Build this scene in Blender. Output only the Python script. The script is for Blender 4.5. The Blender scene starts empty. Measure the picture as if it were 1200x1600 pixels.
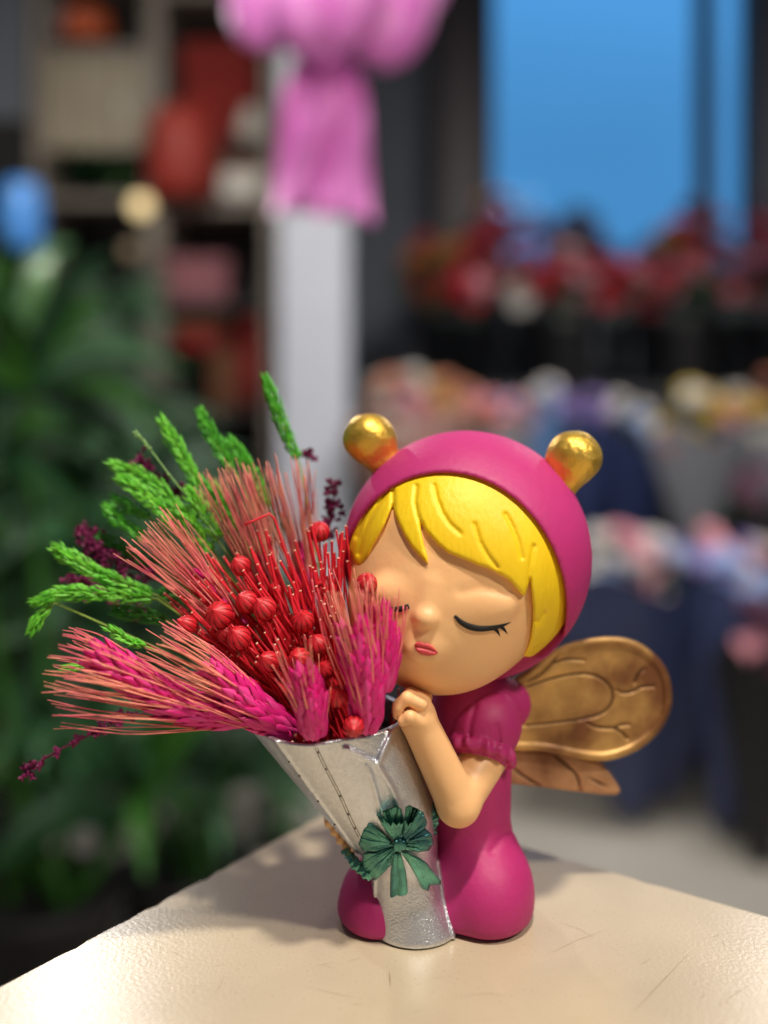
import bpy, math, random
import numpy as np
random.seed(7); np.random.seed(7)
R = math.radians
scn = bpy.context.scene
COL = scn.collection

# ---------------------------------------------------------------- camera, world, lamps, exposure
S = 0.4/1500.0            # one unit of figurine space in metres
CZ = 0.204                # camera height above the table top (table top is z = 0)
cam_d = bpy.data.cameras.new('camera'); cam = bpy.data.objects.new('camera', cam_d); COL.objects.link(cam)
cam.location = (0, 0, CZ); cam.rotation_euler = (R(90), 0, 0)
cam_d.sensor_fit = 'HORIZONTAL'; cam_d.sensor_width = 36.0; cam_d.lens = 45.0
cam_d.shift_y = -150.0/1200.0
cam_d.clip_start = 0.01; cam_d.clip_end = 200
cam_d.dof.use_dof = True; cam_d.dof.focus_distance = 0.366; cam_d.dof.aperture_fstop = 3.0
scn.camera = cam
scn.view_settings.view_transform = 'Standard'; scn.view_settings.look = 'None'
scn.view_settings.exposure = 0.0; scn.view_settings.gamma = 1.0

w = bpy.data.worlds.new('World'); scn.world = w; w.use_nodes = True
bg = w.node_tree.nodes['Background']
bg.inputs[0].default_value = (0.80, 0.86, 1.0, 1); bg.inputs[1].default_value = 0.10

def lamp(name, loc, target, size, power, color=(1, .9, .78), spread=180):
    d = bpy.data.lights.new(name, 'AREA'); d.shape = 'DISK'; d.size = size; d.energy = power; d.color = color
    d.spread = R(spread)
    o = bpy.data.objects.new(name, d); COL.objects.link(o); o.location = loc
    v = np.array(target, float)-np.array(loc, float)
    from mathutils import Vector
    o.rotation_euler = Vector(v).to_track_quat('-Z', 'Y').to_euler()
    return o
lamp('ceiling_lamp_above', (0.08, -0.02, 1.40), (-0.02, 0.38, 0.12), 0.08, 18.0, (1, .91, .78))
lamp('ceiling_lamp_front', (0.72, -0.25, 1.15), (0.0, 0.38, 0.10), 0.12, 11.5, (1, .91, .78))
lamp('ceiling_lamp_back_left', (-0.66, 2.00, 1.02), (-0.2, 0.6, 0.0), 0.10, 3.6, (1, .95, .90), 130)
lamp('ceiling_lamp_back_right', (1.02, 2.30, 1.22), (0.3, 0.5, 0.0), 0.16, 2.4, (1, .96, .92), 130)
lamp('fill_shelf', (-0.75, 1.9, 1.75), (-0.75, 3.3, 0.15), 0.4, 10.0, (1, .92, .82), 125)  # added fill for the shelf side, spread kept off the table
lamp('fill_flowers', (1.0, 1.8, 1.75), (0.95, 3.2, -0.1), 0.4, 15.0, (1, .95, .92), 125)  # added fill for the flower display, aimed away from the table
lamp('fill_ribbon', (-0.35, 1.05, 1.55), (-0.1, 1.75, 0.85), 0.15, 1.1, (1, .95, .92), 80)  # added lamp to brighten the pink ribbon
lamp('fill_aisle', (0.5, 1.9, 1.6), (0.62, 2.4, -0.9), 0.3, 8.0, (1, .96, .92), 100)  # added background fill over the aisle floor

# ---------------------------------------------------------------- helpers
def lin(h):
    if isinstance(h, str):
        h = h.lstrip('#'); c = [int(h[i:i+2], 16)/255 for i in (0, 2, 4)]
    else: c = list(h)
    return tuple((x/12.92 if x <= .04045 else ((x+.055)/1.055)**2.4) for x in c)+(1.0,)

def mat(name, col, rough=.5, metal=0.0, col2=None, nscale=40, namount=.5, bump=0.0, bscale=200, bdet=4,
        stretch=None, emit=0.0, sss=0.0, coat=0.0, rvar=0.0, spots=None, sheen=0.0, trans=0.0, coords='Object'):
    m = bpy.data.materials.new(name); m.use_nodes = True
    nt = m.node_tree; N = nt.nodes; L = nt.links
    b = N['Principled BSDF']
    b.inputs['Base Color'].default_value = lin(col); b.inputs['Roughness'].default_value = rough
    b.inputs['Metallic'].default_value = metal
    if sss:
        b.inputs['Subsurface Weight'].default_value = sss
        b.inputs['Subsurface Radius'].default_value = (.006, .003, .0015); b.inputs['Subsurface Scale'].default_value = 1.0
    if coat: b.inputs['Coat Weight'].default_value = coat; b.inputs['Coat Roughness'].default_value = .15
    if trans: b.inputs['Transmission Weight'].default_value = trans
    tc = N.new('ShaderNodeTexCoord'); mp = N.new('ShaderNodeMapping'); L.new(tc.outputs[coords], mp.inputs[0])
    if stretch: mp.inputs['Scale'].default_value = stretch
    colout = None
    if col2 is not None:
        nz = N.new('ShaderNodeTexNoise'); nz.inputs['Scale'].default_value = nscale; nz.inputs['Detail'].default_value = 5
        L.new(mp.outputs[0], nz.inputs['Vector'])
        cr = N.new('ShaderNodeValToRGB'); cr.color_ramp.elements[0].position = .5-namount/2; cr.color_ramp.elements[1].position = .5+namount/2
        cr.color_ramp.elements[0].color = lin(col); cr.color_ramp.elements[1].color = lin(col2)
        L.new(nz.outputs['Fac'], cr.inputs[0]); colout = cr.outputs[0]
        L.new(colout, b.inputs['Base Color'])
    if spots is not None:     # (colour, cell scale, radius) tiny specks and pits in the paint
        vo = N.new('ShaderNodeTexVoronoi'); vo.inputs['Scale'].default_value = spots[1]; L.new(tc.outputs[coords], vo.inputs['Vector'])
        n2 = N.new('ShaderNodeTexNoise'); n2.inputs['Scale'].default_value = spots[1]*.37; L.new(tc.outputs[coords], n2.inputs['Vector'])
        mu = N.new('ShaderNodeMath'); mu.operation = 'MULTIPLY_ADD'; mu.inputs[1].default_value = spots[2]*8; mu.inputs[2].default_value = -spots[2]*4.3
        L.new(n2.outputs['Fac'], mu.inputs[0])
        lt = N.new('ShaderNodeMath'); lt.operation = 'LESS_THAN'; L.new(vo.outputs['Distance'], lt.inputs[0]); L.new(mu.outputs[0], lt.inputs[1])
        mx = N.new('ShaderNodeMix'); mx.data_type = 'RGBA'
        if colout is not None: L.new(colout, mx.inputs[6])
        else: mx.inputs[6].default_value = lin(col)
        mx.inputs[7].default_value = lin(spots[0]); L.new(lt.outputs[0], mx.inputs[0]); L.new(mx.outputs[2], b.inputs['Base Color'])
    if bump:
        nb = N.new('ShaderNodeTexNoise'); nb.inputs['Scale'].default_value = bscale; nb.inputs['Detail'].default_value = bdet
        L.new(mp.outputs[0], nb.inputs['Vector'])
        bp = N.new('ShaderNodeBump'); bp.inputs['Strength'].default_value = bump; bp.inputs['Distance'].default_value = .0006
        L.new(nb.outputs['Fac'], bp.inputs['Height']); L.new(bp.outputs[0], b.inputs['Normal'])
        if rvar:
            mr = N.new('ShaderNodeMapRange'); mr.inputs[3].default_value = rough-rvar; mr.inputs[4].default_value = rough+rvar
            L.new(nb.outputs['Fac'], mr.inputs[0]); L.new(mr.outputs[0], b.inputs['Roughness'])
    if emit:
        b.inputs['Emission Color'].default_value = lin(col); b.inputs['Emission Strength'].default_value = emit
    return m

def new_mesh(name, V, F, m, smooth=True):
    me = bpy.data.meshes.new(name)
    V = np.asarray(V, np.float32)
    if isinstance(F, np.ndarray):
        k = F.shape[1]; n = len(F)
        me.vertices.add(len(V)); me.vertices.foreach_set('co', V.ravel())
        me.loops.add(n*k); me.loops.foreach_set('vertex_index', F.astype(np.int32).ravel())
        me.polygons.add(n); me.polygons.foreach_set('loop_start', np.arange(0, n*k, k, dtype=np.int32))
        me.update(calc_edges=True); me.validate()
    else:
        me.from_pydata([tuple(map(float, v)) for v in V], [], F); me.update()
    if smooth: me.polygons.foreach_set('use_smooth', [True]*len(me.polygons))
    if m is not None: me.materials.append(m)
    return me

def tag(o, label=None, cat=None, group=None, kind=None):
    if label: o['label'] = label
    if cat: o['category'] = cat
    if group: o['group'] = group
    if kind: o['kind'] = kind
    return o
def root_of(o):
    while o.parent: o = o.parent
    return o
def thing(name, loc, label, cat, group=None):
    o = bpy.data.objects.new(name, None); o.empty_display_size = .02; COL.objects.link(o); o.location = tuple(map(float, loc))
    return tag(o, label, cat, group)
def part(name, V, F, m, parent, smooth=True, kind=None, label=None):
    """mesh in world coordinates, stored relative to its thing's base"""
    V = np.asarray(V, float)
    o = bpy.data.objects.new(name, new_mesh(name, V-np.array(root_of(parent).location), F, m, smooth))
    COL.objects.link(o); o.parent = parent
    return tag(o, label, None, None, kind)
def solo(name, V, F, m, label=None, cat=None, group=None, kind=None, base=None, smooth=True):
    V = np.asarray(V, float)
    if base is None: base = (V[:, 0].mean(), V[:, 1].mean(), V[:, 2].min())
    o = bpy.data.objects.new(name, new_mesh(name, V-np.array(base), F, m, smooth)); COL.objects.link(o)
    o.location = tuple(map(float, base))
    return tag(o, label, cat, group, kind)
def inst(name, me, parent, M):
    from mathutils import Matrix
    o = bpy.data.objects.new(name, me); COL.objects.link(o); o.parent = parent
    o.matrix_local = Matrix(M.tolist()); return o

class MB:
    def __init__(s): s.V = []; s.F = []; s.n = 0
    def add(s, V, F):
        V = np.asarray(V, float); s.V.append(V); s.F += [tuple(i+s.n for i in f) for f in F]; s.n += len(V); return s
    def verts(s): return np.concatenate(s.V)
    def tube(s, P, r, n=6, cap=True):
        P = np.asarray(P, float); k = len(P); r = np.broadcast_to(np.asarray(r, float), (k,))
        T = np.gradient(P, axis=0); T /= np.linalg.norm(T, axis=1)[:, None]+1e-12
        a = np.array([0, 0, 1.]) if abs(T[0][2]) < .9 else np.array([1., 0, 0])
        V = []
        u = np.cross(T[0], a); u /= np.linalg.norm(u)
        for i in range(k):
            u = u-T[i]*np.dot(u, T[i]); u /= np.linalg.norm(u)+1e-12; v = np.cross(T[i], u)
            for j in range(n):
                t = 2*math.pi*j/n; V.append(P[i]+r[i]*(u*math.cos(t)+v*math.sin(t)))
        F = [(i*n+j, i*n+(j+1) % n, (i+1)*n+(j+1) % n, (i+1)*n+j) for i in range(k-1) for j in range(n)]
        if cap: F += [tuple(range(n-1, -1, -1)), tuple((k-1)*n+j for j in range(n))]
        return s.add(V, F)
    def lathe(s, prof, c=(0, 0, 0), n=24, axis=None):
        V = []; F = []; k = len(prof)
        for (r, z) in prof:
            for j in range(n):
                t = 2*math.pi*j/n; V.append((c[0]+r*math.cos(t), c[1]+r*math.sin(t), c[2]+z))
        F = [(i*n+j, i*n+(j+1) % n, (i+1)*n+(j+1) % n, (i+1)*n+j) for i in range(k-1) for j in range(n)]
        return s.add(V, F)
    def box(s, c, d, rz=0.0):
        c = np.array(c, float); x, y, z = np.array(d, float)/2
        V = np.array([(sx*x, sy*y, sz*z) for sx in (-1, 1) for sy in (-1, 1) for sz in (-1, 1)])
        ca, sa = math.cos(rz), math.sin(rz)
        V = np.stack([V[:, 0]*ca-V[:, 1]*sa, V[:, 0]*sa+V[:, 1]*ca, V[:, 2]], 1)+c
        return s.add(V, [(0, 1, 3, 2), (4, 6, 7, 5), (0, 4, 5, 1), (2, 3, 7, 6), (0, 2, 6, 4), (1, 5, 7, 3)])
    def ball(s, c, r, n=10, m=7, rot=None):
        r = np.broadcast_to(np.asarray(r, float), (3,)); V = []
        for i in range(m+1):
            p = math.pi*i/m
            for j in range(n):
                t = 2*math.pi*j/n; V.append((math.sin(p)*math.cos(t), math.sin(p)*math.sin(t), math.cos(p)))
        V = np.array(V)*r
        if rot is not None: V = V@rot.T
        F = [(i*n+j, (i+1)*n+j, (i+1)*n+(j+1) % n, i*n+(j+1) % n) for i in range(m) for j in range(n)]
        return s.add(V+np.array(c, float), F)

def bez(pts, n):
    """smooth curve through the control points (Catmull-Rom)"""
    P = np.asarray(pts, float)
    if len(P) == 2: return P[0]+(P[1]-P[0])*np.linspace(0, 1, n)[:, None]
    Q = np.vstack([2*P[0]-P[1], P, 2*P[-1]-P[-2]]); out = []
    for t in np.linspace(0, len(P)-1-1e-6, n):
        i = int(t); f = t-i; a, b, c, d = Q[i:i+4]
        out.append(.5*((2*b)+(c-a)*f+(2*a-5*b+4*c-d)*f*f+(-a+3*b-3*c+d)*f**3))
    return np.array(out)

# figurine space: camera at the origin, focal length 1500, figurine at depth 1500
def P(u, v, y=0.0):
    d = (1500.0+y)/1500.0
    return np.array([(u-600.0)*d, 1500.0+y, (650.0-v)*d])
def toW(a): return np.asarray(a, float)*S+np.array([0, 0, CZ])
def PW(u, v, y=0.0): return toW(P(u, v, y))
def at(u, v, Y): return np.array([(u-600.0)/1500.0*Y, Y, CZ+(650.0-v)/1500.0*Y])   # background point at Y metres
ZT = -765.0

# ---- signed distance fields and surface nets
def smin(a, b, k):
    h = np.clip(.5+.5*(b-a)/k, 0, 1); return b+(a-b)*h-k*h*(1-h)
def smax(a, b, k): return -smin(-a, -b, k)
def ell(p, c, r):
    q = (p-np.asarray(c))/np.asarray(r, float); k0 = np.linalg.norm(q, axis=1)+1e-9; k1 = np.linalg.norm(q/np.asarray(r, float), axis=1)+1e-9
    return k0*(k0-1)/k1
def rcap(p, a, b, ra, rb):
    a = np.asarray(a, float); b = np.asarray(b, float); ab = b-a
    t = np.clip(((p-a)@ab)/(ab@ab), 0, 1); return np.linalg.norm(p-a-t[:, None]*ab, axis=1)-(ra+(rb-ra)*t)
def px(p): return np.stack([600+1500*p[:, 0]/p[:, 1], 650-1500*p[:, 2]/p[:, 1]], 1)
def poly2(q, poly):
    V = np.asarray(poly, float); n = len(V); d = np.full(len(q), 1e12); s = np.ones(len(q))
    for i in range(n):
        a = V[i]; b = V[i-1]; e = b-a; w_ = q-a
        t = np.clip((w_@e)/(e@e+1e-9), 0, 1); bb = w_-t[:, None]*e; d = np.minimum(d, (bb**2).sum(1))
        c1 = q[:, 1] >= a[1]; c2 = q[:, 1] < b[1]; c3 = e[0]*w_[:, 1] > e[1]*w_[:, 0]
        flip = (c1 & c2 & c3) | (~c1 & ~c2 & ~c3); s[flip] *= -1
    return s*np.sqrt(d)
def line2(q, pts):
    V = np.asarray(pts, float); d = np.full(len(q), 1e12)
    for a, b in zip(V[:-1], V[1:]):
        e = b-a; w_ = q-a; t = np.clip((w_@e)/(e@e+1e-9), 0, 1); d = np.minimum(d, ((w_-t[:, None]*e)**2).sum(1))
    return np.sqrt(d)
def trace(f, u, v, y0=-420, y1=300):
    d = np.array([(u-600)/1500.0, 1.0, (650-v)/1500.0]); t = 1500.0+y0
    for _ in range(200):
        s = float(f((d*t)[None])[0])
        if abs(s) < .02: break
        t += s*.7
        if t > 1500+y1: break
    return d*t
def nets(f, lo, hi, h):
    lo = np.array(lo, float); hi = np.array(hi, float); q = 4
    n = (np.ceil((hi-lo)/(h*q)).astype(int)+1)*q
    cn = n//q+1
    g = np.stack(np.meshgrid(*[lo[i]+np.arange(cn[i])*h*q for i in range(3)], indexing='ij'), -1).reshape(-1, 3)
    cv = f(g).reshape(cn)
    idx = [np.minimum((np.arange(n[i]+1)+q//2)//q, cn[i]-1) for i in range(3)]
    val = cv[np.ix_(*idx)].astype(float)
    m = np.abs(val) < h*q*2.2
    ii = np.argwhere(m)
    for s in range(0, len(ii), 400000):
        c = ii[s:s+400000]; val[c[:, 0], c[:, 1], c[:, 2]] = f(lo+c*h)
    ins = val < 0
    N = n
    cnt = np.zeros(N, int)
    for a in (0, 1):
        for b in (0, 1):
            for c in (0, 1): cnt += ins[a:a+N[0], b:b+N[1], c:c+N[2]]
    act = (cnt > 0) & (cnt < 8); cells = np.argwhere(act); vid = -np.ones(N, int); vid[act] = np.arange(len(cells))
    acc = np.zeros((len(cells), 3)); k = np.zeros(len(cells))
    for ax in range(3):
        o1, o2 = [(1, 2), (0, 2), (0, 1)][ax]
        for a in (0, 1):
            for b in (0, 1):
                c0 = cells.copy(); c0[:, o1] += a; c0[:, o2] += b; c1 = c0.copy(); c1[:, ax] += 1
                v0 = val[tuple(c0.T)]; v1 = val[tuple(c1.T)]; x = (v0 < 0) != (v1 < 0)
                t = np.where(x, v0/np.where(x, v0-v1, 1), 0); p = c0.astype(float); p[:, ax] += t
                acc[x] += p[x]; k[x] += 1
    V = lo+acc/k[:, None]*h
    Fs = []
    for ax in range(3):
        o1, o2 = [(1, 2), (2, 0), (0, 1)][ax]
        sl0 = [slice(1, N[i]) for i in range(3)]; sl0[ax] = slice(0, N[ax]); sl1 = list(sl0); sl1[ax] = slice(1, N[ax]+1)
        a = ins[tuple(sl0)]; b = ins[tuple(sl1)]
        e = np.argwhere(a != b); off = np.ones(3, int); off[ax] = 0; e = e+off; si = ins[tuple(e.T)]
        def g_(d1, d2):
            c = e.copy(); c[:, o1] += d1; c[:, o2] += d2; return vid[tuple(c.T)]
        qd = np.stack([g_(-1, -1), g_(0, -1), g_(0, 0), g_(-1, 0)], 1); qd[~si] = qd[~si][:, ::-1]; Fs.append(qd)
    F = np.concatenate(Fs); F = F[(F >= 0).all(1)]
    for _ in range(2):      # pull the vertices onto the true surface
        d = f(V); e = h*.25
        G = np.stack([f(V+np.eye(3)[i]*e)-f(V-np.eye(3)[i]*e) for i in range(3)], 1)/(2*e)
        st = d[:, None]*G/np.maximum((G**2).sum(1), .25)[:, None]; L_ = np.linalg.norm(st, axis=1)[:, None]
        V = V-st*np.minimum(1, h*.5/np.maximum(L_, 1e-9))
    return V, F
def sdf_part(name, f, lo, hi, h, m, parent, label=None):
    V, F = nets(f, lo, hi, h); return part(name, toW(V), F, m, parent, label=label)

# ---------------------------------------------------------------- materials
M_dress = mat('magenta_paint', '#bb2b73', .57, col2='#ad2468', nscale=26, rvar=.12, bump=.30, bscale=380, spots=('#6b1038', 420, .030))
M_hood = mat('magenta_hood_paint', '#bd2d77', .58, col2='#b0266c', nscale=26, rvar=.12, bump=.28, bscale=380, spots=('#6b1038', 300, .042))
M_hair = mat('yellow_paint', '#f7d316', .52, col2='#efc40e', nscale=60, bump=.5, bscale=520, stretch=(1, 1, .22), spots=('#7a5406', 300, .02))
M_skin = mat('skin_paint', '#f7c68e', .42, col2='#f0b780', nscale=22, sss=.12, bump=.16, bscale=420, spots=('#9c6a3c', 330, .022))
M_lip = mat('lip_paint', '#d84f50', .40, col2='#c53e48', nscale=300)
M_black = mat('black_paint', '#060505', .75)
M_gold = mat('gold_leaf', '#f0c860', .42, .85, col2='#dcae40', nscale=130, bump=1.0, bscale=330, bdet=6, rvar=.14)
M_silver = mat('silver_paint', '#dfe2e8', .34, .88, col2='#cfd2da', nscale=500, bump=.5, bscale=1500, bdet=2, rvar=.10)
M_seam = mat('dark_silver', '#7f776d', .45, .8)
M_bow = mat('teal_metal_paint', '#6cb49a', .23, .75, col2='#24505f', nscale=85, namount=.4, bump=.45, bscale=650, rvar=.1)
M_wing = mat('bronze_paint', '#d0a560', .46, .38, col2='#74492a', nscale=34, namount=.26, bump=.30, bscale=240, rvar=.1)
M_wing2 = mat('rose_bronze_paint', '#c9986e', .5, .3, col2='#7c4f30', nscale=36, namount=.28, bump=.30, bscale=240, rvar=.1)
M_wingline = mat('brown_groove', '#3a2210', .6, .1)

M_table = mat('cream_laminate', '#c5b69c', .29, col2='#b6a78e', nscale=16, namount=.35, rvar=.05, bump=.16, bscale=620, bdet=2)
M_edge = mat('table_edge', '#8d7a60', .6, col2='#3a332b', nscale=60)
M_scratch = mat('scratch_dark', '#8d7452', .7)

# ---------------------------------------------------------------- table
C0 = np.array([-0.0157, 0.513]); e1 = np.array([-.1218, -.169]); e1 /= np.linalg.norm(e1); e2 = np.array([.172, -.121]); e2 /= np.linalg.norm(e2)
table = thing('table', (C0[0], C0[1], -.9), 'cream laminate table whose worn corner carries the figurine', 'table')
def tab_pt(a, b, z): return np.array([*(C0+e1*a+e2*b), z])
import bmesh
def bevel_box(c4, z0, z1, bev, seg=3):
    bm = bmesh.new(); lo = [bm.verts.new((x, y, z0)) for x, y in c4]; hi = [bm.verts.new((x, y, z1)) for x, y in c4]
    n = len(c4); bm.faces.new(lo[::-1]); bm.faces.new(hi)
    for i in range(n): bm.faces.new((lo[i], lo[(i+1) % n], hi[(i+1) % n], hi[i]))
    bmesh.ops.recalc_face_normals(bm, faces=bm.faces)
    bmesh.ops.bevel(bm, geom=list(bm.edges), offset=bev, segments=seg, affect='EDGES', profile=.5)
    bm.verts.ensure_lookup_table(); V = [tuple(v.co) for v in bm.verts]; F = [tuple(v.index for v in f.verts) for f in bm.faces]
    bm.free(); return V, F
def tri_top():
    """tabletop outline with nibbled edges near the corner"""
    rnd = random.Random(3); pts = []
    L = .85
    xs = np.linspace(L, 0, 150)
    for a in xs:
        nb = (rnd.random() < .16)*rnd.uniform(.0004, .0022)
        pts.append(C0+e1*a+e2*nb)
    for b in xs[::-1][1:]:
        nb = (rnd.random() < .14)*rnd.uniform(.0003, .0014)
        pts.append(C0+e2*b+e1*nb)
    pts.append(C0+e1*L+e2*L)
    return np.array(pts)
ring = tri_top(); n = len(ring)
ctr = C0+e1*.4+e2*.4
def ring_at(z, ins):
    d = ctr-ring; d /= np.linalg.norm(d, axis=1)[:, None]; q = ring+d*ins; return np.column_stack([q, np.full(n, z)])
V = np.vstack([ring_at(0, .0012), ring_at(-.0004, .0004), ring_at(-.0012, 0), ring_at(-.026, 0), ring_at(-.026, .01)])
F = [tuple(range(n))][:]
F = [tuple(range(n-1, -1, -1))]
for k in range(4):
    F += [(k*n+i, k*n+(i+1) % n, (k+1)*n+(i+1) % n, (k+1)*n+i) for i in range(n)]
F.append(tuple(4*n+i for i in range(n)))
V_, F_ = V, F
o = part('tabletop', V, F, M_table, table, smooth=False)
o.data.materials.append(M_edge)
for p_ in o.data.polygons:
    if abs(p_.normal.z) < .35: p_.material_index = 1
bm = bmesh.new(); bm.from_mesh(o.data); bmesh.ops.recalc_face_normals(bm, faces=bm.faces); bm.to_mesh(o.data); bm.free()
M_leg = mat('table_leg', '#55504a', .5)
for a, b in ((.09, .09), (.76, .09), (.09, .76), (.76, .76)):
    q = [(C0+e1*(a+x)+e2*(b+y)) for x, y in ((0, 0), (.04, 0), (.04, .04), (0, .04))]
    part('leg', *bevel_box(q, -.9, -.0265, .003), M_leg, table, smooth=False)
mb = MB()
def scratch(pts, wd):
    Q = []
    for (u, v) in pts:
        Y = .204*1500/(v-650); Q.append(((u-600)/1500*Y, Y))
    Q = np.array(Q); T = np.gradient(Q, axis=0); T /= np.linalg.norm(T, axis=1)[:, None]; Nn = np.stack([-T[:, 1], T[:, 0]], 1)
    k = len(Q); ww = wd*np.sin(np.linspace(.15, math.pi-.15, k))[:, None]
    V = np.vstack([np.column_stack([Q+Nn*ww, np.full(k, .00006)]), np.column_stack([Q-Nn*ww, np.full(k, .00006)])])
    mb.add(V, [(i, i+1, k+i+1, k+i) for i in range(k-1)])
scratch([(984, 1588), (1010, 1560), (1040, 1528), (1074, 1492)], .00012)
scratch([(608, 1517), (609, 1530), (610, 1543)], .00025)
scratch([(855, 1492), (900, 1470), (950, 1452)], .00008)
scratch([(870, 1440), (905, 1452), (930, 1466)], .00007)
scratch([(1120, 1575), (1150, 1552), (1170, 1540)], .00009)
scratch([(470, 1540), (520, 1552), (560, 1560)], .00006)
scratch([(330, 1560), (345, 1540), (352, 1520)], .00006)
scratch([(700, 1560), (760, 1552), (800, 1556)], .00006)
for k in range(26):
    u = random.uniform(80, 1150); v = random.uniform(1455, 1590); a = random.uniform(0, 3.14); l = random.uniform(4, 18)
    scratch([(u, v), (u+l*math.cos(a), v+l*.5*math.sin(a)), (u+2*l*math.cos(a+.1), v+l*math.sin(a))], random.uniform(.00004, .00009))
part('scratches', mb.verts(), mb.F, M_scratch, table, smooth=False, kind='stuff')

# ---------------------------------------------------------------- figurine
fig = thing('figurine', toW(np.array([70*.98, 1470, ZT])), 'painted resin girl figurine in a magenta bee hood hugging a silver bouquet wrap', 'figurine')
# head frame
HC = P(728, 868, 0); HR = 193.0
psi, pit, rol = R(17), R(7), R(7)
def rx(a): return np.array([[1, 0, 0], [0, math.cos(a), -math.sin(a)], [0, math.sin(a), math.cos(a)]])
def ry(a): return np.array([[math.cos(a), 0, math.sin(a)], [0, 1, 0], [-math.sin(a), 0, math.cos(a)]])
def rz(a): return np.array([[math.cos(a), -math.sin(a), 0], [math.sin(a), math.cos(a), 0], [0, 0, 1]])
HM = ry(rol)@rz(-psi)@rx(pit)
def toL(p): return (p-HC)@HM
antL0, antL1 = P(577, 685, 5), P(612, 738, 5)
antR0, antR1 = P(897, 714, -25), P(868, 772, -25)
def f_hood(p):
    q = toL(p); s = ell(p, HC, (HR, HR*.97, HR+2))
    a, b, zc = 168.0, 190.0, -44.0
    e = (np.sqrt((q[:, 0]/a)**2+((q[:, 2]-zc)/b)**2)-1)*150
    op = np.maximum(e, q[:, 1]-(40-70*np.clip((-q[:, 2]-50)/80, 0, 1)))
    d = smax(s, -op, 9)
    for c0, c1 in ((antL0, antL1), (antR0, antR1)):
        t = (c1-c0)/np.linalg.norm(c1-c0)
        d = smin(d, rcap(p, c0+t*38, c0+t*75, 19, 26), 9)
    return d
sdf_part('hood', f_hood, HC-215, HC+215, 3.2, M_hood, fig)
# face
jaw_c = P(688, 946, -52)
def f_face0(p):
    d = ell(p, HC+np.array([-6, 0, 0]), (174, 170, 172))
    return smin(d, ell(p, jaw_c, (139, 122, 131)), 30)
N0 = trace(f_face0, 664, 967); N1 = trace(f_face0, 676, 915); E0 = trace(f_face0, 755, 948); L0 = trace(f_face0, 664, 1013); E1 = trace(f_face0, 618, 930)
CH = trace(f_face0, 760, 1000)
def f_face(p):
    d = f_face0(p)
    d = smin(d, ell(p, N0+np.array([1, 2, 1]), (15.5, 16, 13.5)), 9)
    d = smin(d, rcap(p, N1+np.array([0, 12, 0]), N0+np.array([2, 6, 6]), 8, 9), 18)
    d = smin(d, ell(p, E0+np.array([-3, 17, 1]), (50, 20, 26)), 16)
    d = smin(d, ell(p, E1+np.array([-3, 18, 1]), (36, 20, 22)), 16)
    d = smin(d, ell(p, L0+np.array([0, 6, 0]), (26, 12, 20)), 14)
    q = px(p); 
    d = d+2.0*np.exp(-(line2(q, [(722, 925), (750, 920), (790, 928)])/9)**2)*(p[:, 1] < 1500)
    return d
sdf_part('face', f_face, HC+np.array([-200, -215, -235]), HC+np.array([190, 60, 150]), 2.6, M_skin, fig)
Z1 = lambda pts: [(500+x*.38333, 620+y*.38333) for x, y in pts]
hair_low = Z1([(120, 640), (150, 700), (175, 692), (200, 645), (215, 610), (240, 565), (265, 520), (297, 443), (305, 480), (320, 520), (345, 570), (370, 610), (405, 650), (442, 686),
    (438, 650), (425, 605), (411, 540), (413, 515), (430, 545), (480, 602), (520, 635), (560, 652), (600, 668), (640, 686), (680, 698), (720, 717), (770, 747), (800, 782), (826, 812), (836, 806),
    (848, 770), (856, 745), (862, 800), (868, 860), (866, 910), (858, 980), (845, 1020), (828, 1056)])
hair_poly = hair_low+[(850, 1035), (905, 1000), (925, 870), (880, 730), (728, 660), (600, 700), (530, 800), (528, 880)]
hair_gr = [Z1(g) for g in ([(275, 385), (235, 440), (200, 500), (170, 580), (158, 640)], [(225, 420), (180, 490), (150, 570)], [(297, 385), (297, 445)], [(392, 365), (386, 430), (396, 480), (412, 525)],
    [(465, 362), (478, 420), (500, 475), (530, 520), (570, 556)], [(630, 520), (650, 590), (685, 650), (722, 697)], [(757, 480), (785, 530), (808, 590), (822, 655)], [(872, 610), (858, 690), (852, 750)], [(915, 880), (890, 920), (868, 905)])]
def f_hair(p):
    s = ell(p, HC+np.array([-4, 0, 0]), (184, 181, 183)); q = px(p)
    g = np.zeros(len(p)); near = (np.abs(s) < 30) & (p[:, 1] < 1500)
    if near.any():
        qq = q[near]; gg = np.zeros(len(qq))
        for ln in hair_gr:
            dl = line2(qq, ln); gg = np.maximum(gg, 3.2*np.exp(-(dl/3.8)**2))
        g[near] = gg
    pl = np.full(len(p), 60.0)
    if near.any(): pl[near] = poly2(q[near], hair_poly)
    d = smax(s+g, pl, 7)
    return np.maximum(np.maximum(d, -(s+22)), p[:, 1]-1500)
sdf_part('hair', f_hair, HC+np.array([-200, -195, -200]), HC+np.array([200, 10, 195]), 2.2, M_hair, fig)
def f_lips(p):
    q = px(p); pl = poly2(q, Z1([(383, 1010), (395, 1000), (410, 997), (425, 1004), (440, 1004), (460, 1018), (484, 1044), (470, 1053), (445, 1057), (412, 1052), (392, 1036)]))
    fd = f_face(p); g = 2.6*np.exp(-(line2(q, Z1([(388, 1018), (420, 1024), (445, 1030), (482, 1045)]))/2.2)**2)
    return np.maximum(smax(pl, fd-4.2+g, 4), -(fd+6))
sdf_part('lips', f_lips, L0-np.array([26, 26, 20]), L0+np.array([30, 30, 20]), 1.0, M_lip, fig)
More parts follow.
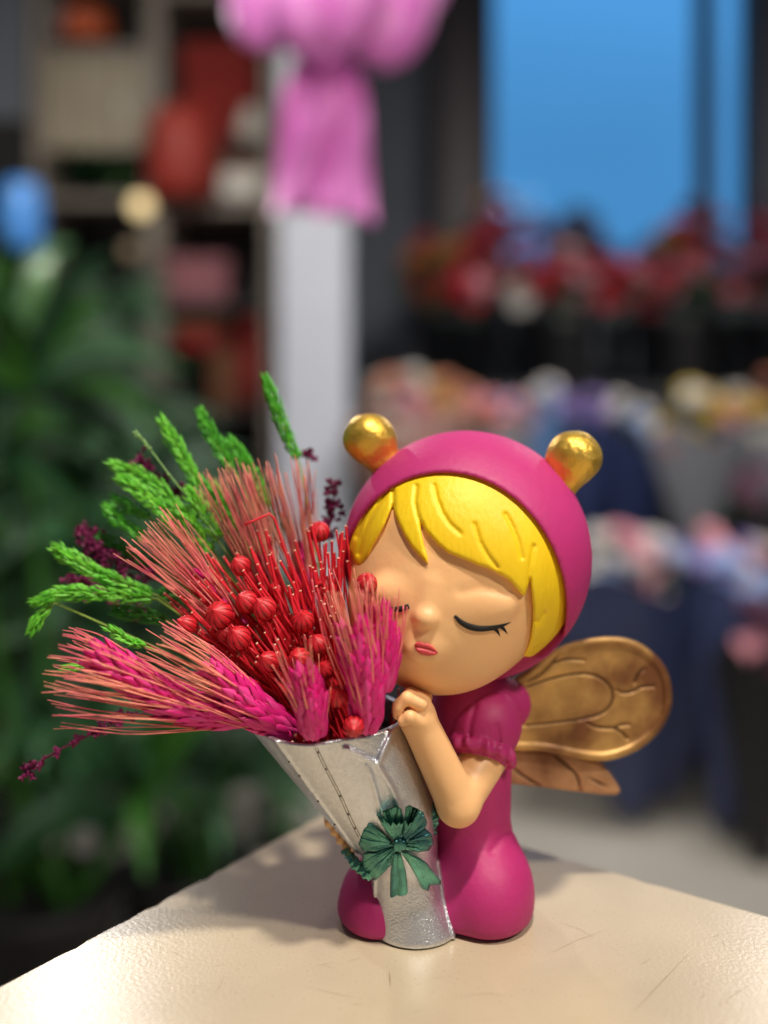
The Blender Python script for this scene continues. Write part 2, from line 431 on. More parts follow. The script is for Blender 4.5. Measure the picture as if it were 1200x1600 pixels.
def lash(pts, wds, name='eyelash'):
    C = bez(pts, 22); W_ = np.interp(np.linspace(0, 1, 22), np.linspace(0, 1, len(wds)), wds)
    Q = []
    for (u, v), w_ in zip(C, W_):
        q = trace(f_face, u, v); Q.append(q+np.array([0, w_*.30, 0]))
    return np.array(Q), W_
mbl = MB()
for pts, wd in ((Z1([(549, 892), (575, 918), (610, 936), (650, 944), (700, 941), (740, 932), (778, 919)]), (2.2, 4.2, 5.2, 5.2, 4.4, 3.2, .3)),
                (Z1([(705, 941), (722, 955), (735, 978)]), (3.2, 2.4, .2)), (Z1([(735, 935), (750, 948), (765, 968)]), (3.0, 2.2, .2))):
    Q, W_ = lash(pts, wd); mbl.tube(toW(Q), W_*S, 8)
part('eyelash', mbl.verts(), mbl.F, M_black, fig)
mbl = MB(); Q, W_ = lash([(588, 944), (605, 951), (625, 951.5), (639, 947)], (1.0, 3.0, 4.2, 3.2)); Q[:, 1] = np.minimum(Q[:, 1], np.convolve(np.pad(Q[:, 1], 3, mode='edge'), np.ones(7)/7, 'valid'))-1.0; mbl.tube(toW(Q), W_*S, 8)
part('eyelash', mbl.verts(), mbl.F, M_black, fig)
# antennae
for c0, c1, r in ((antL0, antL1, 41), (antR0, antR1, 42)):
    t = (c1-c0)/np.linalg.norm(c1-c0)
    f = lambda p, c0=c0, t=t, r=r: smin(ell(p, c0, (r*1.02, r, r*.97))-.8*np.sin(p[:, 0]*.09+1)*np.sin(p[:, 2]*.11), rcap(p, c0+t*r*.5, c0+t*r*1.3, r*.80, r*.6), 10)
    sdf_part('antenna', f, c0-72, c0+72, 2.2, M_gold, fig)
# dress
def f_dress(p):
    d = rcap(p, P(736, 1112, 2), P(733, 1330, 0), 65, 63)
    lobes = smin(ell(p, P(757, 1392, -22), (76, 96, 92)), ell(p, P(592, 1422, -28), (64, 84, 82)), 40)
    lobes = smin(lobes, ell(p, P(680, 1410, 0), (100, 90, 80)), 30)
    d = smin(d, lobes, 30)
    d = smin(d, rcap(p, P(733, 1085, 0), P(790, 1100, 20), 44, 40), 25)
    d = d+2.5*np.exp(-(line2(px(p), [(796, 1300), (782, 1312), (768, 1332)])/6)**2)
    return smax(d, -(p[:, 2]-ZT-2), 16)
sdf_part('dress', f_dress, P(500, 1500, 0)*0+np.array([-95, 1350, -775]), np.array([260, 1610, -390]), 3.2, M_dress, fig)
# sleeve with a ruffled cuff
sc = P(757, 1130, -24); sx = P(765, 1165, -35); el = P(716, 1256, -98); wr = P(655, 1128, -128); hd = P(642, 1100, -130)
cuff = P(748, 1175, -46)
axv = P(738, 1232, -75)-P(748, 1172, -44); axv /= np.linalg.norm(axv)
b1 = np.cross(axv, [0, 1, 0]); b1 /= np.linalg.norm(b1); b2 = np.cross(axv, b1)
def f_sleeve(p):
    d = ell(p, sc, (57, 58, 56)); q = p-cuff; h = q@axv; x = q@b1; y = q@b2; th = np.arctan2(y, x); rho = np.hypot(x, y)
    d = smin(d, rcap(p, P(752, 1140, -30), cuff-axv*6, 52, 47), 12)
    wv = np.sin(13*th)+.45*np.sin(21*th+1)
    ring_ = np.sqrt((rho-49-2.4*wv)**2+((h-1.5-1.6*np.sin(13*th+1.2))*.75)**2)-7.5
    d = smin(d, ring_, 4)
    d = d+3.0*np.exp(-(line2(px(p), [(742, 1104), (735, 1130), (733, 1158)])/5)**2)+2.8*np.exp(-(line2(px(p), [(777, 1136), (780, 1160)])/4.5)**2)
    hole = np.maximum(rho-40, -(h-3)); return smax(d, -hole, 3)
sdf_part('sleeve', f_sleeve, sc-np.array([95, 85, 105]), sc+np.array([85, 85, 75]), 1.8, M_dress, fig)
def f_arm(p):
    d = rcap(p, sx, el, 37, 30); d = smin(d, rcap(p, el, wr, 31, 26), 10)
    d = smin(d, ell(p, P(650, 1110, -132), (23, 24, 27)), 16)
    for i in range(4):
        y = -156+15*i; du, dv = 2.5*i, -3.5*i
        fg = smin(rcap(p, P(658+du, 1100+dv, y+4), P(636+du, 1091+dv, y), 9.5, 9), rcap(p, P(636+du, 1091+dv, y), P(622+du, 1104+dv, y+2), 9, 8), 3)
        fg = smin(fg, rcap(p, P(622+du, 1104+dv, y+2), P(621+du, 1117+dv, y+7), 8, 6.8), 3)
        d = smin(d, fg, 3.0)
    return smin(d, smin(rcap(p, P(655, 1128, -150), P(640, 1120, -162), 9, 8.5), rcap(p, P(640, 1120, -162), P(629, 1127, -160), 8.5, 7), 3), 5)
sdf_part('arm', f_arm, np.array([0, 1305, -640]), np.array([230, 1520, -380]), 2.2, M_skin, fig)
def f_hand(p):
    d = ell(p, P(556, 1300, -20), (26, 24, 30))
    for i in range(4):
        u, v = 508+9.0*i, 1281+13.0*i
        d = smin(d, smin(rcap(p, P(u+34, v-4, -22), P(u+8, v-2, -40), 9.5, 9), rcap(p, P(u+8, v-2, -40), P(u+6, v+5, -66), 9, 7), 3), 2.5)
    return d
sdf_part('hand', f_hand, np.array([-115, 1400, -730]), np.array([20, 1530, -590]), 2.0, M_skin, fig)
# silver wrap: circles stacked along a leaning axis
kv = [1495, 1440, 1395, 1345, 1300, 1250, 1190, 1127, 1060]
kc = [654, 648, 637, 631, 609, 586, 553, 518, 481]
kr = [84, 66, 55, 51, 71, 91, 107, 121.5, 137]
kz = [(650-v)*(1500-62)/1500 for v in kv]; kx = [(u-600)*(1438)/1500 for u in kc]
zz = np.linspace(kz[0], kz[-1], 400)
def sm(a):
    y = np.interp(zz, kz, a); ker = np.ones(25)/25; return np.convolve(np.pad(y, 12, mode='edge'), ker, 'valid')
SX, SR = sm(kx), sm(kr)
mz = (650-1114)*1438/1500
flap = [(540, 1168), (562, 1163), (592, 1146), (617, 1127), (628, 1122), (668, 1150), (690, 1290), (640, 1310), (634, 1290), (618, 1250), (604, 1222), (590, 1194)]
ridges = [[(418, 1142), (440, 1172), (480, 1228), (520, 1283), (556, 1333)], [(574, 1196), (584, 1225), (592, 1256), (598, 1275)], [(640, 1180), (647, 1215), (656, 1262)], [(648, 1150), (662, 1200), (674, 1255)],
          [(585, 1350), (584, 1400), (590, 1470)], [(686, 1345), (694, 1400), (713, 1478)]]
def f_wrap(p):
    z = np.clip(p[:, 2], kz[0], kz[-1]); cx = np.interp(z, zz, SX); r = np.interp(z, zz, SR)
    rho = np.hypot(p[:, 0]-cx, (p[:, 1]-1438)*1.0); q = px(p)
    fr = p[:, 1] < 1440
    o = (rho-r)*.86
    w_ = np.zeros(len(p)); nr = (np.abs(o) < 20) & fr
    if nr.any():
        qq = q[nr]; a = np.zeros(len(qq))
        for ln in ridges: a = np.maximum(a, 3.0*np.exp(-(line2(qq, ln)/3.0)**2))
        fp = poly2(qq, flap); a = a-7.0*np.clip(.5-fp/5, 0, 1)
        a = np.maximum(a, 5.0*np.exp(-(line2(qq, [(540, 1170), (562, 1180), (590, 1195), (612, 1232), (636, 1290)])/4)**2))
        a = np.maximum(a, 5.0*np.exp(-(line2(qq, [(590, 1195), (604, 1165), (619, 1130)])/5)**2))
        w_[nr] = a
    o = o-w_
    ang = np.arctan2(p[:, 0]-cx, -(p[:, 1]-1438))
    rim = mz+3*np.sin(3*ang+.5)+5*np.exp(-((ang-1.15)/.35)**2)-6*np.exp(-((ang+.25)/.4)**2)
    d = smax(o, p[:, 2]-rim, 3)
    inner = np.maximum((rho-(r-9))*.86, -(p[:, 2]-(kz[3]+60)))
    d = smax(d, -inner, 3)
    return smax(d, -(p[:, 2]-ZT-1), 8)
sdf_part('bouquet_wrap', f_wrap, np.array([-215, 1300, -780]), np.array([125, 1575, -425]), 2.6, M_silver, fig)
# thin dark seam with beads on the wrap
mbs = MB()
def on_wrap(u, v, off=0): return trace(f_wrap, u, v)+np.array([0, off, 0])
for pts in ([(490, 1160), (505, 1192), (530, 1240), (548, 1280), (562, 1308)], ):
    C = bez(pts, 24)
    for k in (-2.0, 2.0):
        Q = np.array([on_wrap(u+k, v, .3) for u, v in C]); mbs.tube(toW(Q), .75*S, 6)
    for i in (3, 7, 12, 16, 20): mbs.ball(toW(on_wrap(*C[i])), (1.9*S,)*3, 8, 6)
for i, (u, v) in enumerate(((452, 1190), (468, 1212), (497, 1252), (523, 1288))): mbs.ball(toW(on_wrap(u, v)), (1.8*S,)*3, 8, 6)
part('seam', mbs.verts(), mbs.F, M_seam, fig)
# bow
Z3 = lambda pts: [(500+x*.18333, 1200+y*.18333) for x, y in pts]
BC = (622.5, 1319)
def bow_piece(poly, y0, t, cup, stri, name):
    poly = np.array(Z3(poly)); 
    def f(p):
        q = px(p); pl = poly2(q, poly); dx, dy = q[:, 0]-BC[0], q[:, 1]-BC[1]; rr = np.hypot(dx, dy); th = np.arctan2(dy, dx)
        mid = 1500+y0-cup*np.sin(np.clip(rr/62, 0, 1.15)*2.4)+ .0035*dx*dx+.36*dy
        st = .55*np.sin(th*stri+1.5*np.sin(rr*.11+th*5))*np.clip(rr/18, 0, 1)+1.2*np.sin(th*stri*.37+1)*np.clip(rr/18, 0, 1)
        return smax(pl*.9, np.abs(p[:, 1]-mid)-t-1.5-st, 5)*.8
    c = P(*poly.mean(0), y0); ex = (poly.max(0)-poly.min(0))/2+8
    sdf_part(name, f, c-np.array([ex[0], 30, ex[1]+2]), c+np.array([ex[0], 30, ex[1]+2]), 1.2, M_bow, fig)
yb = -133
bow_piece([(480, 400), (530, 368), (650, 320), (695, 350), (712, 480), (700, 640), (640, 640), (560, 540)], yb-4, 5, 13, 60, 'bow_loop')
bow_piece([(730, 330), (760, 315), (830, 345), (885, 380), (915, 460), (900, 515), (740, 640), (690, 630), (712, 480)], yb-2, 5, 13, 60, 'bow_loop')
bow_piece([(900, 515), (960, 570), (967, 650), (925, 708), (830, 718), (700, 690), (700, 650)], yb-1, 5, 13, 60, 'bow_loop')
bow_piece([(420, 468), (375, 505), (325, 650), (365, 708), (480, 715), (640, 660), (600, 610), (520, 545)], yb-2, 5, 13, 60, 'bow_loop')
bow_piece([(368, 725), (358, 800), (390, 915), (470, 962), (545, 895), (615, 815), (650, 690), (610, 665), (480, 720)], yb-1, 5, 13, 60, 'bow_loop')
bow_piece([(620, 720), (690, 730), (735, 900), (762, 1135), (705, 1135), (660, 1092), (612, 1142), (595, 1100), (600, 900)], yb-4, 4, 3, 26, 'bow_tail')
bow_piece([(675, 700), (760, 728), (850, 765), (905, 805), (1032, 962), (1030, 995), (940, 1000), (925, 1050), (870, 1030), (825, 930), (765, 830)], yb-4, 4.5, 5, 26, 'bow_tail')
kn = P(BC[0]+1, BC[1]+1, yb-16)
sdf_part('bow_knot', lambda p: ell(p, kn, (10, 6, 10))-.7*np.sin(p[:, 0]*.9), kn-18, kn+18, 1.2, M_bow, fig)
for c in (((541, 1331, -70), (556, 1350, -108), (574, 1367, -120)), ((672, 1256, -84), (679, 1276, -88), (675, 1298, -84))):
    def f_band(p, c=c):
        d = np.full(len(p), 1e3)
        for a, b in zip(c[:-1], c[1:]): d = smin(d, rcap(p, P(*a), P(*b), 7, 7.5), 5)
        q = px(p); return d+.8*np.sin(q[:, 0]*.35+q[:, 1]*.5)+.5*np.sin(q[:, 0]*.9-q[:, 1]*.3)
    A_ = np.array([P(*v_) for v_ in c]); sdf_part('ribbon_band', f_band, A_.min(0)-12, A_.max(0)+12, 1.6, M_bow, fig)
# wings
Z4 = lambda pts: [(760+x*.26667, 960+y*.26667) for x, y in pts]
up = Z4([(40, 470), (90, 420), (250, 320), (420, 195), (560, 148), (720, 130), (850, 148), (960, 208), (1050, 310), (1085, 430), (1080, 560), (1020, 680), (920, 775), (800, 835), (680, 860), (560, 850), (440, 826), (300, 802), (170, 800), (60, 760)])
lowp = Z4([(60, 800), (170, 790), (450, 800), (560, 835), (680, 872), (738, 945), (785, 1020), (782, 1045), (758, 1058), (680, 1056), (500, 1036), (300, 1010), (130, 992), (60, 980)])
def closed(poly, n=60):
    Pp = np.array(poly); Pp = np.vstack([Pp, Pp[:1]]); return bez(Pp, n)[:-1]
upc = closed(up, 56); 
veins_u = [Z4(bz) for bz in ([(120, 462), (240, 425), (400, 370), (560, 346), (680, 378), (738, 455), (720, 540), (640, 595), (500, 620), (300, 645), (180, 652)], [(235, 400), (320, 350), (380, 290), (420, 240)], [(385, 288), (470, 262), (570, 266)],
   [(868, 402), (890, 350), (926, 320)], [(760, 443), (800, 458), (860, 452), (910, 425), (980, 421)], [(588, 635), (650, 660), (740, 665), (790, 648), (836, 646)], [(740, 665), (790, 690), (826, 728)])]
veins_l = [Z4(bz) for bz in ([(400, 825), (480, 890), (530, 950), (548, 1028)], [(600, 960), (640, 978), (692, 1004)], [(150, 900), (220, 950), (310, 1000)])]
def wing(poly, y0, th, veins, rimw, name, mw):
    poly = np.array(poly)
    vs = [bez(v_, 3*len(v_)) for v_ in veins]
    def base(p):
        q = px(p); pl = poly2(q, poly); mid = 1500+y0+ (p[:, 0]-200)*.10; yy = p[:, 1]-mid
        dish = 5.0*np.clip(.5+(-pl-rimw)/6, 0, 1)*(yy < 0)
        return smax(pl*.95, np.abs(yy)-th+dish, 9), q, yy
    def f(p):
        d, q, yy = base(p); nr = (np.abs(d) < 14) & (yy < 0); g = np.zeros(len(p))
        if nr.any():
            a = np.zeros(len(q[nr]))
            for v_ in vs: a = np.maximum(a, 4.0*np.exp(-(line2(q[nr], v_)/2.3)**2))
            g[nr] = a
        return d+g
    c = P(*((poly.max(0)+poly.min(0))/2), y0); ex = (poly.max(0)-poly.min(0))/2*1.06+10
    o = sdf_part(name, f, c-np.array([ex[0], th+26, ex[1]]), c+np.array([ex[0], th+26, ex[1]]), 2.2, mw, fig)
    mbv = MB()
    for v_ in vs:
        Q = np.array([trace(f, u, v, -200, 200) for u, v in v_]); k = len(Q)
        mbv.tube(toW(Q+np.array([0, .3, 0])), np.interp(np.linspace(0, 1, k), [0, .2, .8, 1], [.6, 2.2, 2.2, .6])*S, 6)
    part('vein', mbv.verts(), mbv.F, M_wingline, o, kind='stuff')
wing(upc, 38, 17, veins_u, 12, 'upper_wing', M_wing)
wing(lowp, 52, 12, veins_l, 60, 'lower_wing', M_wing2)
# ---------------------------------------------------------------- dried flowers standing in the wrap
Z2 = lambda x, y: (30+x*.50833, 580+y*.50833)
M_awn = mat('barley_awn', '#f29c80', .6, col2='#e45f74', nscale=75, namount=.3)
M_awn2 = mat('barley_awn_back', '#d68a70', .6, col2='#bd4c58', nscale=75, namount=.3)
M_kern = mat('barley_kernel', '#e41f86', .5, col2='#cc1474', nscale=150)
M_kern2 = mat('barley_kernel_pale', '#ee4c9c', .5, col2='#d82684', nscale=150)
M_red = mat('red_stem', '#e2263a', .45, col2='#cc1a2a', nscale=120)
M_pod = mat('red_pod', '#de2a38', .42, col2='#b81622', nscale=110, namount=.35, bump=.12, bscale=700)
M_cut = mat('cut_stem_end', '#f0b8a0', .6)
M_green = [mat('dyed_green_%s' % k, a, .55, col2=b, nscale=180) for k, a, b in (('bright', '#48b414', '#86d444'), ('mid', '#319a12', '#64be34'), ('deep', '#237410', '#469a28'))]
M_gstem = mat('green_stem', '#8aa640', .6)
M_pale = mat('pale_green_grass', '#7fa860', .6)
M_purp = mat('purple_statice', '#861a58', .6, col2='#62103f', nscale=200)
M_foam = mat('foam_shade_black', '#0e0c0c', .9)
BASEP = P(545, 1215, -62)
# added black foam disc: its colour gives the dark inside of the wrap
mbf = MB(); zc_ = (650-1152)*1438/1500; cxf = np.interp(zc_, zz, SX); rf = np.interp(zc_, zz, SR)-11
for k in range(1): mbf.lathe([(.01, -5), (rf*.93, -4), (rf*.96, 0), (rf*.6, 4), (.01, 5)], (cxf, 1438, zc_), 28)
solo('dark_foam_disc', toW(mbf.verts()), mbf.F, M_foam, 'added black foam disc for the dark inside the mouth of the silver wrap', 'foam')

def unit(a): a = np.asarray(a, float); return a/(np.linalg.norm(a)+1e-12)
def kernel_mesh(m):
    mb_ = MB(); V = []; prof = [(0, 0), (.34, .10), (.5, .30), (.44, .52), (.25, .76), (.10, .92), (0.02, 1.0)]; n = 8
    for r, z in prof:
        for j in range(n):
            t = 2*math.pi*j/n; rr = r*(1.08 if j in (0, 4) else .95 if j in (2, 6) else .62); V.append((rr*math.cos(t), rr*.72*math.sin(t), z))
    F = [(i*n+j, i*n+(j+1) % n, (i+1)*n+(j+1) % n, (i+1)*n+j) for i in range(len(prof)-1) for j in range(n)]
    return new_mesh('kernel', V, F, m)
KM = [kernel_mesh(M_kern), kernel_mesh(M_kern2)]
def frame_mat(o, d, up, l, wd):
    z = unit(d); x = unit(np.cross(up, z)); y = np.cross(z, x); M = np.eye(4)
    M[:3, 0] = x*wd; M[:3, 1] = y*wd; M[:3, 2] = z*l; M[:3, 3] = o; return M
BL = []
def barley(base, tip, tipy, basey, bend, nn, awn_len, label, kl=25, kw=15, spread=.16, awn_dir=None, wid=9, awnm=None, per=1.0, seed=0, gather=None):
    """an ear of barley: px base and tip of the kernel part; awns run on past the tip"""
    rnd = random.Random(seed+11)
    a, b = P(*base, basey), P(*tip, tipy)
    mid = (a+b)/2+np.array([bend[0], 0, bend[1]])
    C = bez([a, mid, b], nn)
    t0 = thing('barley_ear', toW(a), label, 'barley', 'pink dyed barley ears in the bouquet')
    T = np.gradient(C, axis=0); axis = unit(b-a); ref = unit(np.cross(axis, [0, 1, 0]))
    st = MB(); sp = bez([a-(a-BASEP)*.45, a, mid, b], 14) if np.linalg.norm(a-BASEP) > 30 else bez([a-axis*40, a, mid, b], 14)
    st.tube(toW(sp), 2.4*S, 6); part('stem', st.verts(), st.F, M_red, t0)
    aw = MB()
    r0 = np.array(t0.location)
    for i in range(nn):
        t = unit(T[i]); s = unit(np.cross(t, [0, 1, 0])); f = np.cross(s, t)       # s sideways, f toward the viewer or away
        if f[1] > 0: f = -f
        sz = .75+.35*math.sin(math.pi*min(1, (i+1.5)/nn*.9))
        off = (i % 2)*.5
        angs = [-1.35, -.7, -.1, .5, 1.2, 2.6, -2.6] if i % 2 else [-1.0, -.4, .2, .85, 1.5, -1.9]
        for an in angs:
            an += rnd.uniform(-.15, .15)
            o_ = s*math.sin(an)+f*math.cos(an)
            p0 = C[i]+o_*wid*.45*sz; d = unit(t+o_*rnd.uniform(.28, .42))
            M = frame_mat(toW(p0)-r0, d, o_, kl*sz*S*rnd.uniform(.9, 1.12), kw*sz*S)
            inst('kernel', KM[rnd.random() < .3], t0, M)
            if rnd.random() < per:
                q0 = p0+d*kl*sz*.9
                ad = unit(awn_dir if awn_dir is not None else axis)
                L_ = awn_len*rnd.uniform(.82, 1.08)
                if gather is not None:      # awns end about one line
                    L_ = max(40, (gather-(i/nn)*np.linalg.norm(b-a))*rnd.uniform(.86, 1.04))
                e = q0+(ad+o_*spread*rnd.uniform(.2, 1.3)+np.array([rnd.uniform(-1, 1), rnd.uniform(-1, 1), rnd.uniform(-1, 1)])*.045)*L_
                m_ = q0*.55+e*.45+d*L_*.07+np.array([rnd.uniform(-1, 1), rnd.uniform(-1, 1), rnd.uniform(-1, 1)])*L_*.035
                aw.tube(toW(bez([q0-d*4, m_, e], 8)), np.linspace(1.45, .65, 8)*S*rnd.uniform(.7, 1.15), 5)
    part('awns', aw.verts(), aw.F, awnm or M_awn, t0, kind='stuff')
    return t0
z = Z2
barley(z(705, 1060), z(265, 888), -170, -125, (8, -22), 16, 230, 'lowest and longest pink barley ear reaching far out to the left', seed=1, gather=245, awn_dir=P(*z(90, 850), -180)-P(*z(600, 985), -150), spread=.20, kl=42, kw=21, wid=27, per=.5)
barley(z(850, 1108), z(612, 932), -150, -120, (6, -14), 12, 250, 'pink barley ear lying over the left rim, its awns crossing the longest ear', seed=2, gather=215, awn_dir=P(*z(330, 770), -160)-P(*z(760, 1010), -140), spread=.17, kl=38, kw=20, wid=27, per=.46)
barley(z(908, 1122), z(880, 955), -196, -172, (2, 0), 8, 60, 'short stubby pink barley ear at the front lip of the silver wrap', seed=3, awn_dir=P(*z(865, 900), -175)-P(*z(895, 1060), -160), spread=.30, kl=36, kw=21, wid=25, per=.35)
barley(z(1070, 1105), z(1032, 815), -196, -165, (6, 0), 15, 150, 'large upright pink barley ear in front of the girl\'s cheek', seed=4, gather=182, awn_dir=P(*z(985, 560), -200)-P(*z(1065, 900), -185), spread=.16, kl=40, kw=22, wid=31, per=.38)
barley(z(1120, 985), z(1112, 765), -182, -172, (5, 0), 12, 90, 'slim pink barley ear squeezed between the large ear and the face', seed=5, gather=105, awn_dir=P(*z(1138, 600), -185)-P(*z(1130, 850), -178), spread=.12, kl=36, kw=18, wid=17, per=.3)
barley(z(730, 860), z(560, 640), -40, -60, (0, 0), 11, 190, 'rear pink barley ear fanning its awns to the upper left over the green spikes', seed=6, gather=225, awn_dir=P(*z(365, 440), -60)-P(*z(600, 690), -40), spread=.20, wid=16, awnm=M_awn, per=.7)
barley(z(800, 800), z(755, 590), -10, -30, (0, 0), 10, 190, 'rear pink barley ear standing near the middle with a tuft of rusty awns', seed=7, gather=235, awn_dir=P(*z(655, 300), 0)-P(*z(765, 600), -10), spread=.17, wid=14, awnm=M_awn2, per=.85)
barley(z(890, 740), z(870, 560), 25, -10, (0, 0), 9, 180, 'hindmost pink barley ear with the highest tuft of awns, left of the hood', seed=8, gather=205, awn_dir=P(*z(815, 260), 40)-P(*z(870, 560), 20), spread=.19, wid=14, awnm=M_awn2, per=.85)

# ---- flax pods
def pod_mesh(r=1.0):
    V = []; n = 40; m = 14
    for i in range(m+1):
        p = math.pi*i/m
        for j in range(n):
            t = 2*math.pi*j/n; k = abs(math.sin(5*t)); rib = 1-.10*(1-k)**3*math.sin(p)
            zz_ = math.cos(p)*.98+(.28 if i == 0 else .07 if i == 1 else 0)
            V.append((math.sin(p)*math.cos(t)*rib, math.sin(p)*math.sin(t)*rib, zz_))
    F = [(i*n+j, (i+1)*n+j, (i+1)*n+(j+1) % n, i*n+(j+1) % n) for i in range(m) for j in range(n)]
    return new_mesh('capsule', V, F, M_pod)
PODM = pod_mesh()
M_rib = mat('dark_red_rib', '#7d0d16', .5)
mr_ = MB()
for j in range(10):
    t = 2*math.pi*j/10+math.pi/10*0; Q = []
    for p in np.linspace(.12, 2.9, 12): Q.append((math.sin(p)*math.cos(t)*.94, math.sin(p)*math.sin(t)*.94, math.cos(p)*.96))
    mr_.tube(np.array(Q), .045, 4)
RIBM = new_mesh('rib', mr_.verts(), mr_.F, M_rib)
def sepal_mesh():
    V = []; F = []
    for j in range(5):
        t = 2*math.pi*j/5; b = len(V)
        for (r, zz_, wd) in ((.15, -1.05, .10), (.62, -.86, .30), (.93, -.45, .22), (1.06, -.02, .02)):
            for s_ in (-1, 1): V.append((r*math.cos(t)-s_*wd*math.sin(t), r*math.sin(t)+s_*wd*math.cos(t), zz_))
        F += [(b+2*k, b+2*k+1, b+2*k+3, b+2*k+2) for k in range(3)]
    return new_mesh('sepals', V, F, M_pod)
SEPM = sepal_mesh()
pods = [((922, 493), 34, -45, 'topmost red flax pod, beside the hood'),
 ((680, 598), 32, -75, 'red flax pod at the upper left edge, under the rusty awns'),
 ((615, 748), 42, -110, 'large red flax pod at the left of the middle, resting by the salmon awns'),
 ((700, 710), 36, -92, 'red flax pod tucked half behind the biggest pod of the middle'),
 ((755, 730), 40, -112, 'biggest plain red flax pod in the middle of the bouquet'),
 ((676, 820), 37, -125, 'red flax pod just below the two left middle pods, above the awns'),
 ((873, 768), 37, -118, 'red flax pod right of the middle pod and left of the large barley ear'),
 ((918, 842), 36, -130, 'red flax pod lower right, touching the awns of the large barley ear'),
 ((863, 886), 38, -140, 'red flax pod above the short stubby barley ear'),
 ((768, 892), 34, -130, 'red flax pod above the awns of the left barley, with a dark cracked face'),
 ((936, 920), 31, -138, 'small red flax pod tucked under the lower right pod'),
 ((980, 1000), 35, -180, 'red flax pod between the short barley ear and the large upright ear'),
 ((1028, 1092), 35, -196, 'lowest red flax pod, sitting on the front rim with its star tip forward'),
 ((516, 782), 33, -98, 'leftmost red flax pod, half covered by salmon awns'),
 ((632, 806), 26, -104, 'small red flax pod hidden behind the two left pods'),
 ((945, 665), 36, -72, 'red flax pod half hidden behind the awns of the large upright barley ear'),
 ((1068, 652), 34, -150, 'rightmost red flax pod, against the forehead of the girl'),
 ((790, 672), 27, -60, 'small red flax pod deep among the stems above the middle pod')]
for k, (c, r, y, lb) in enumerate(pods):
    rnd = random.Random(k)
    cc = P(*z(*c), y); rr = r*.50833*(1500+y)/1500
    d = unit(cc-BASEP-np.array([0, 30, 0])); d = unit(d+np.array([rnd.uniform(-.3, .3), -rnd.uniform(.1, .75), rnd.uniform(-.25, .25)]))
    if k == 12: d = unit(np.array([.02, -1, .02]))
    st = cc-d*rr*.9
    t0 = thing('flax_pod', toW(cc-d*rr), lb, 'seed pod', 'red flax seed pods in the bouquet')
    M = frame_mat(toW(cc)-np.array(t0.location), d, np.array([.3, .2, .9]), rr*S*rnd.uniform(.9, 1.06), rr*S*rnd.uniform(.94, 1.04))
    cp = inst('capsule', PODM, t0, M); rb = inst('ribs', RIBM, t0, M); rb['kind'] = 'stuff'; inst('sepals', SEPM, t0, M)
    s0 = BASEP+np.array([rnd.uniform(-35, 35), rnd.uniform(-30, 10), 30+rnd.uniform(0, 20)])
    if k == 12: s0 = cc+np.array([-8, 60, -15])
    mt = MB(); mt.tube(toW(bez([s0, (s0+st)/2+np.array([rnd.uniform(-6, 6), 4, rnd.uniform(-6, 6)]), st+d*2], 9)), np.linspace(1.7, 2.2, 9)*S, 6)
    part('stem', mt.verts(), mt.F, M_red, t0)
# ---- cut red stems
for k in range(210):
    rnd = random.Random(100+k); an = R(rnd.uniform(82, 139)); rad = rnd.uniform(300, 690)
    tx, ty = 930+rad*math.cos(an), 1150-rad*math.sin(an)
    y = -45-105*(1-rad/720)*1.1+rnd.uniform(-25, 18)
    e = P(*z(tx, ty), y); s0 = BASEP+np.array([rnd.uniform(-45, 45), rnd.uniform(-40, 25), 30])
    m_ = (s0+e)/2+np.array([rnd.uniform(-9, 9), rnd.uniform(-6, 6), rnd.uniform(-9, 9)])
    C = bez([s0, m_, e], 9); wd = rnd.uniform(1.6, 2.7)
    mt = MB(); mt.tube(toW(C), np.linspace(wd, wd*.95, 9)*S, 6, cap=False); nF = len(mt.F)
    d = unit(C[-1]-C[-2]); mt.tube(toW(np.array([C[-1]-d*.6, C[-1]+d*.8])), wd*1.02*S, 6)
    o = solo('red_stem', toW(C)[:1].repeat(1, 0) if False else mt.verts(), mt.F, M_red, 'thin red cut stem among the flax pods, ending in a pale cut tip', 'stem', 'cut red stems in the bouquet', base=toW(s0))
    o.data.materials.append(M_cut)
    for i, p_ in enumerate(o.data.polygons):
        if i >= nF: p_.material_index = 1
# one red stem snapped over
C = np.array([P(*z(845, 640), -70), P(*z(785, 455), -70), P(*z(770, 438), -72), P(*z(692, 472), -78)])
mt = MB(); mt.tube(toW(np.vstack([bez(C[:2], 5), bez(C[1:3], 3)[1:], bez(C[2:], 4)[1:]])), 1.9*S, 6)
solo('red_stem', mt.verts(), mt.F, M_red, 'red stem snapped over at its top and pointing left in front of the rusty awns', 'stem')

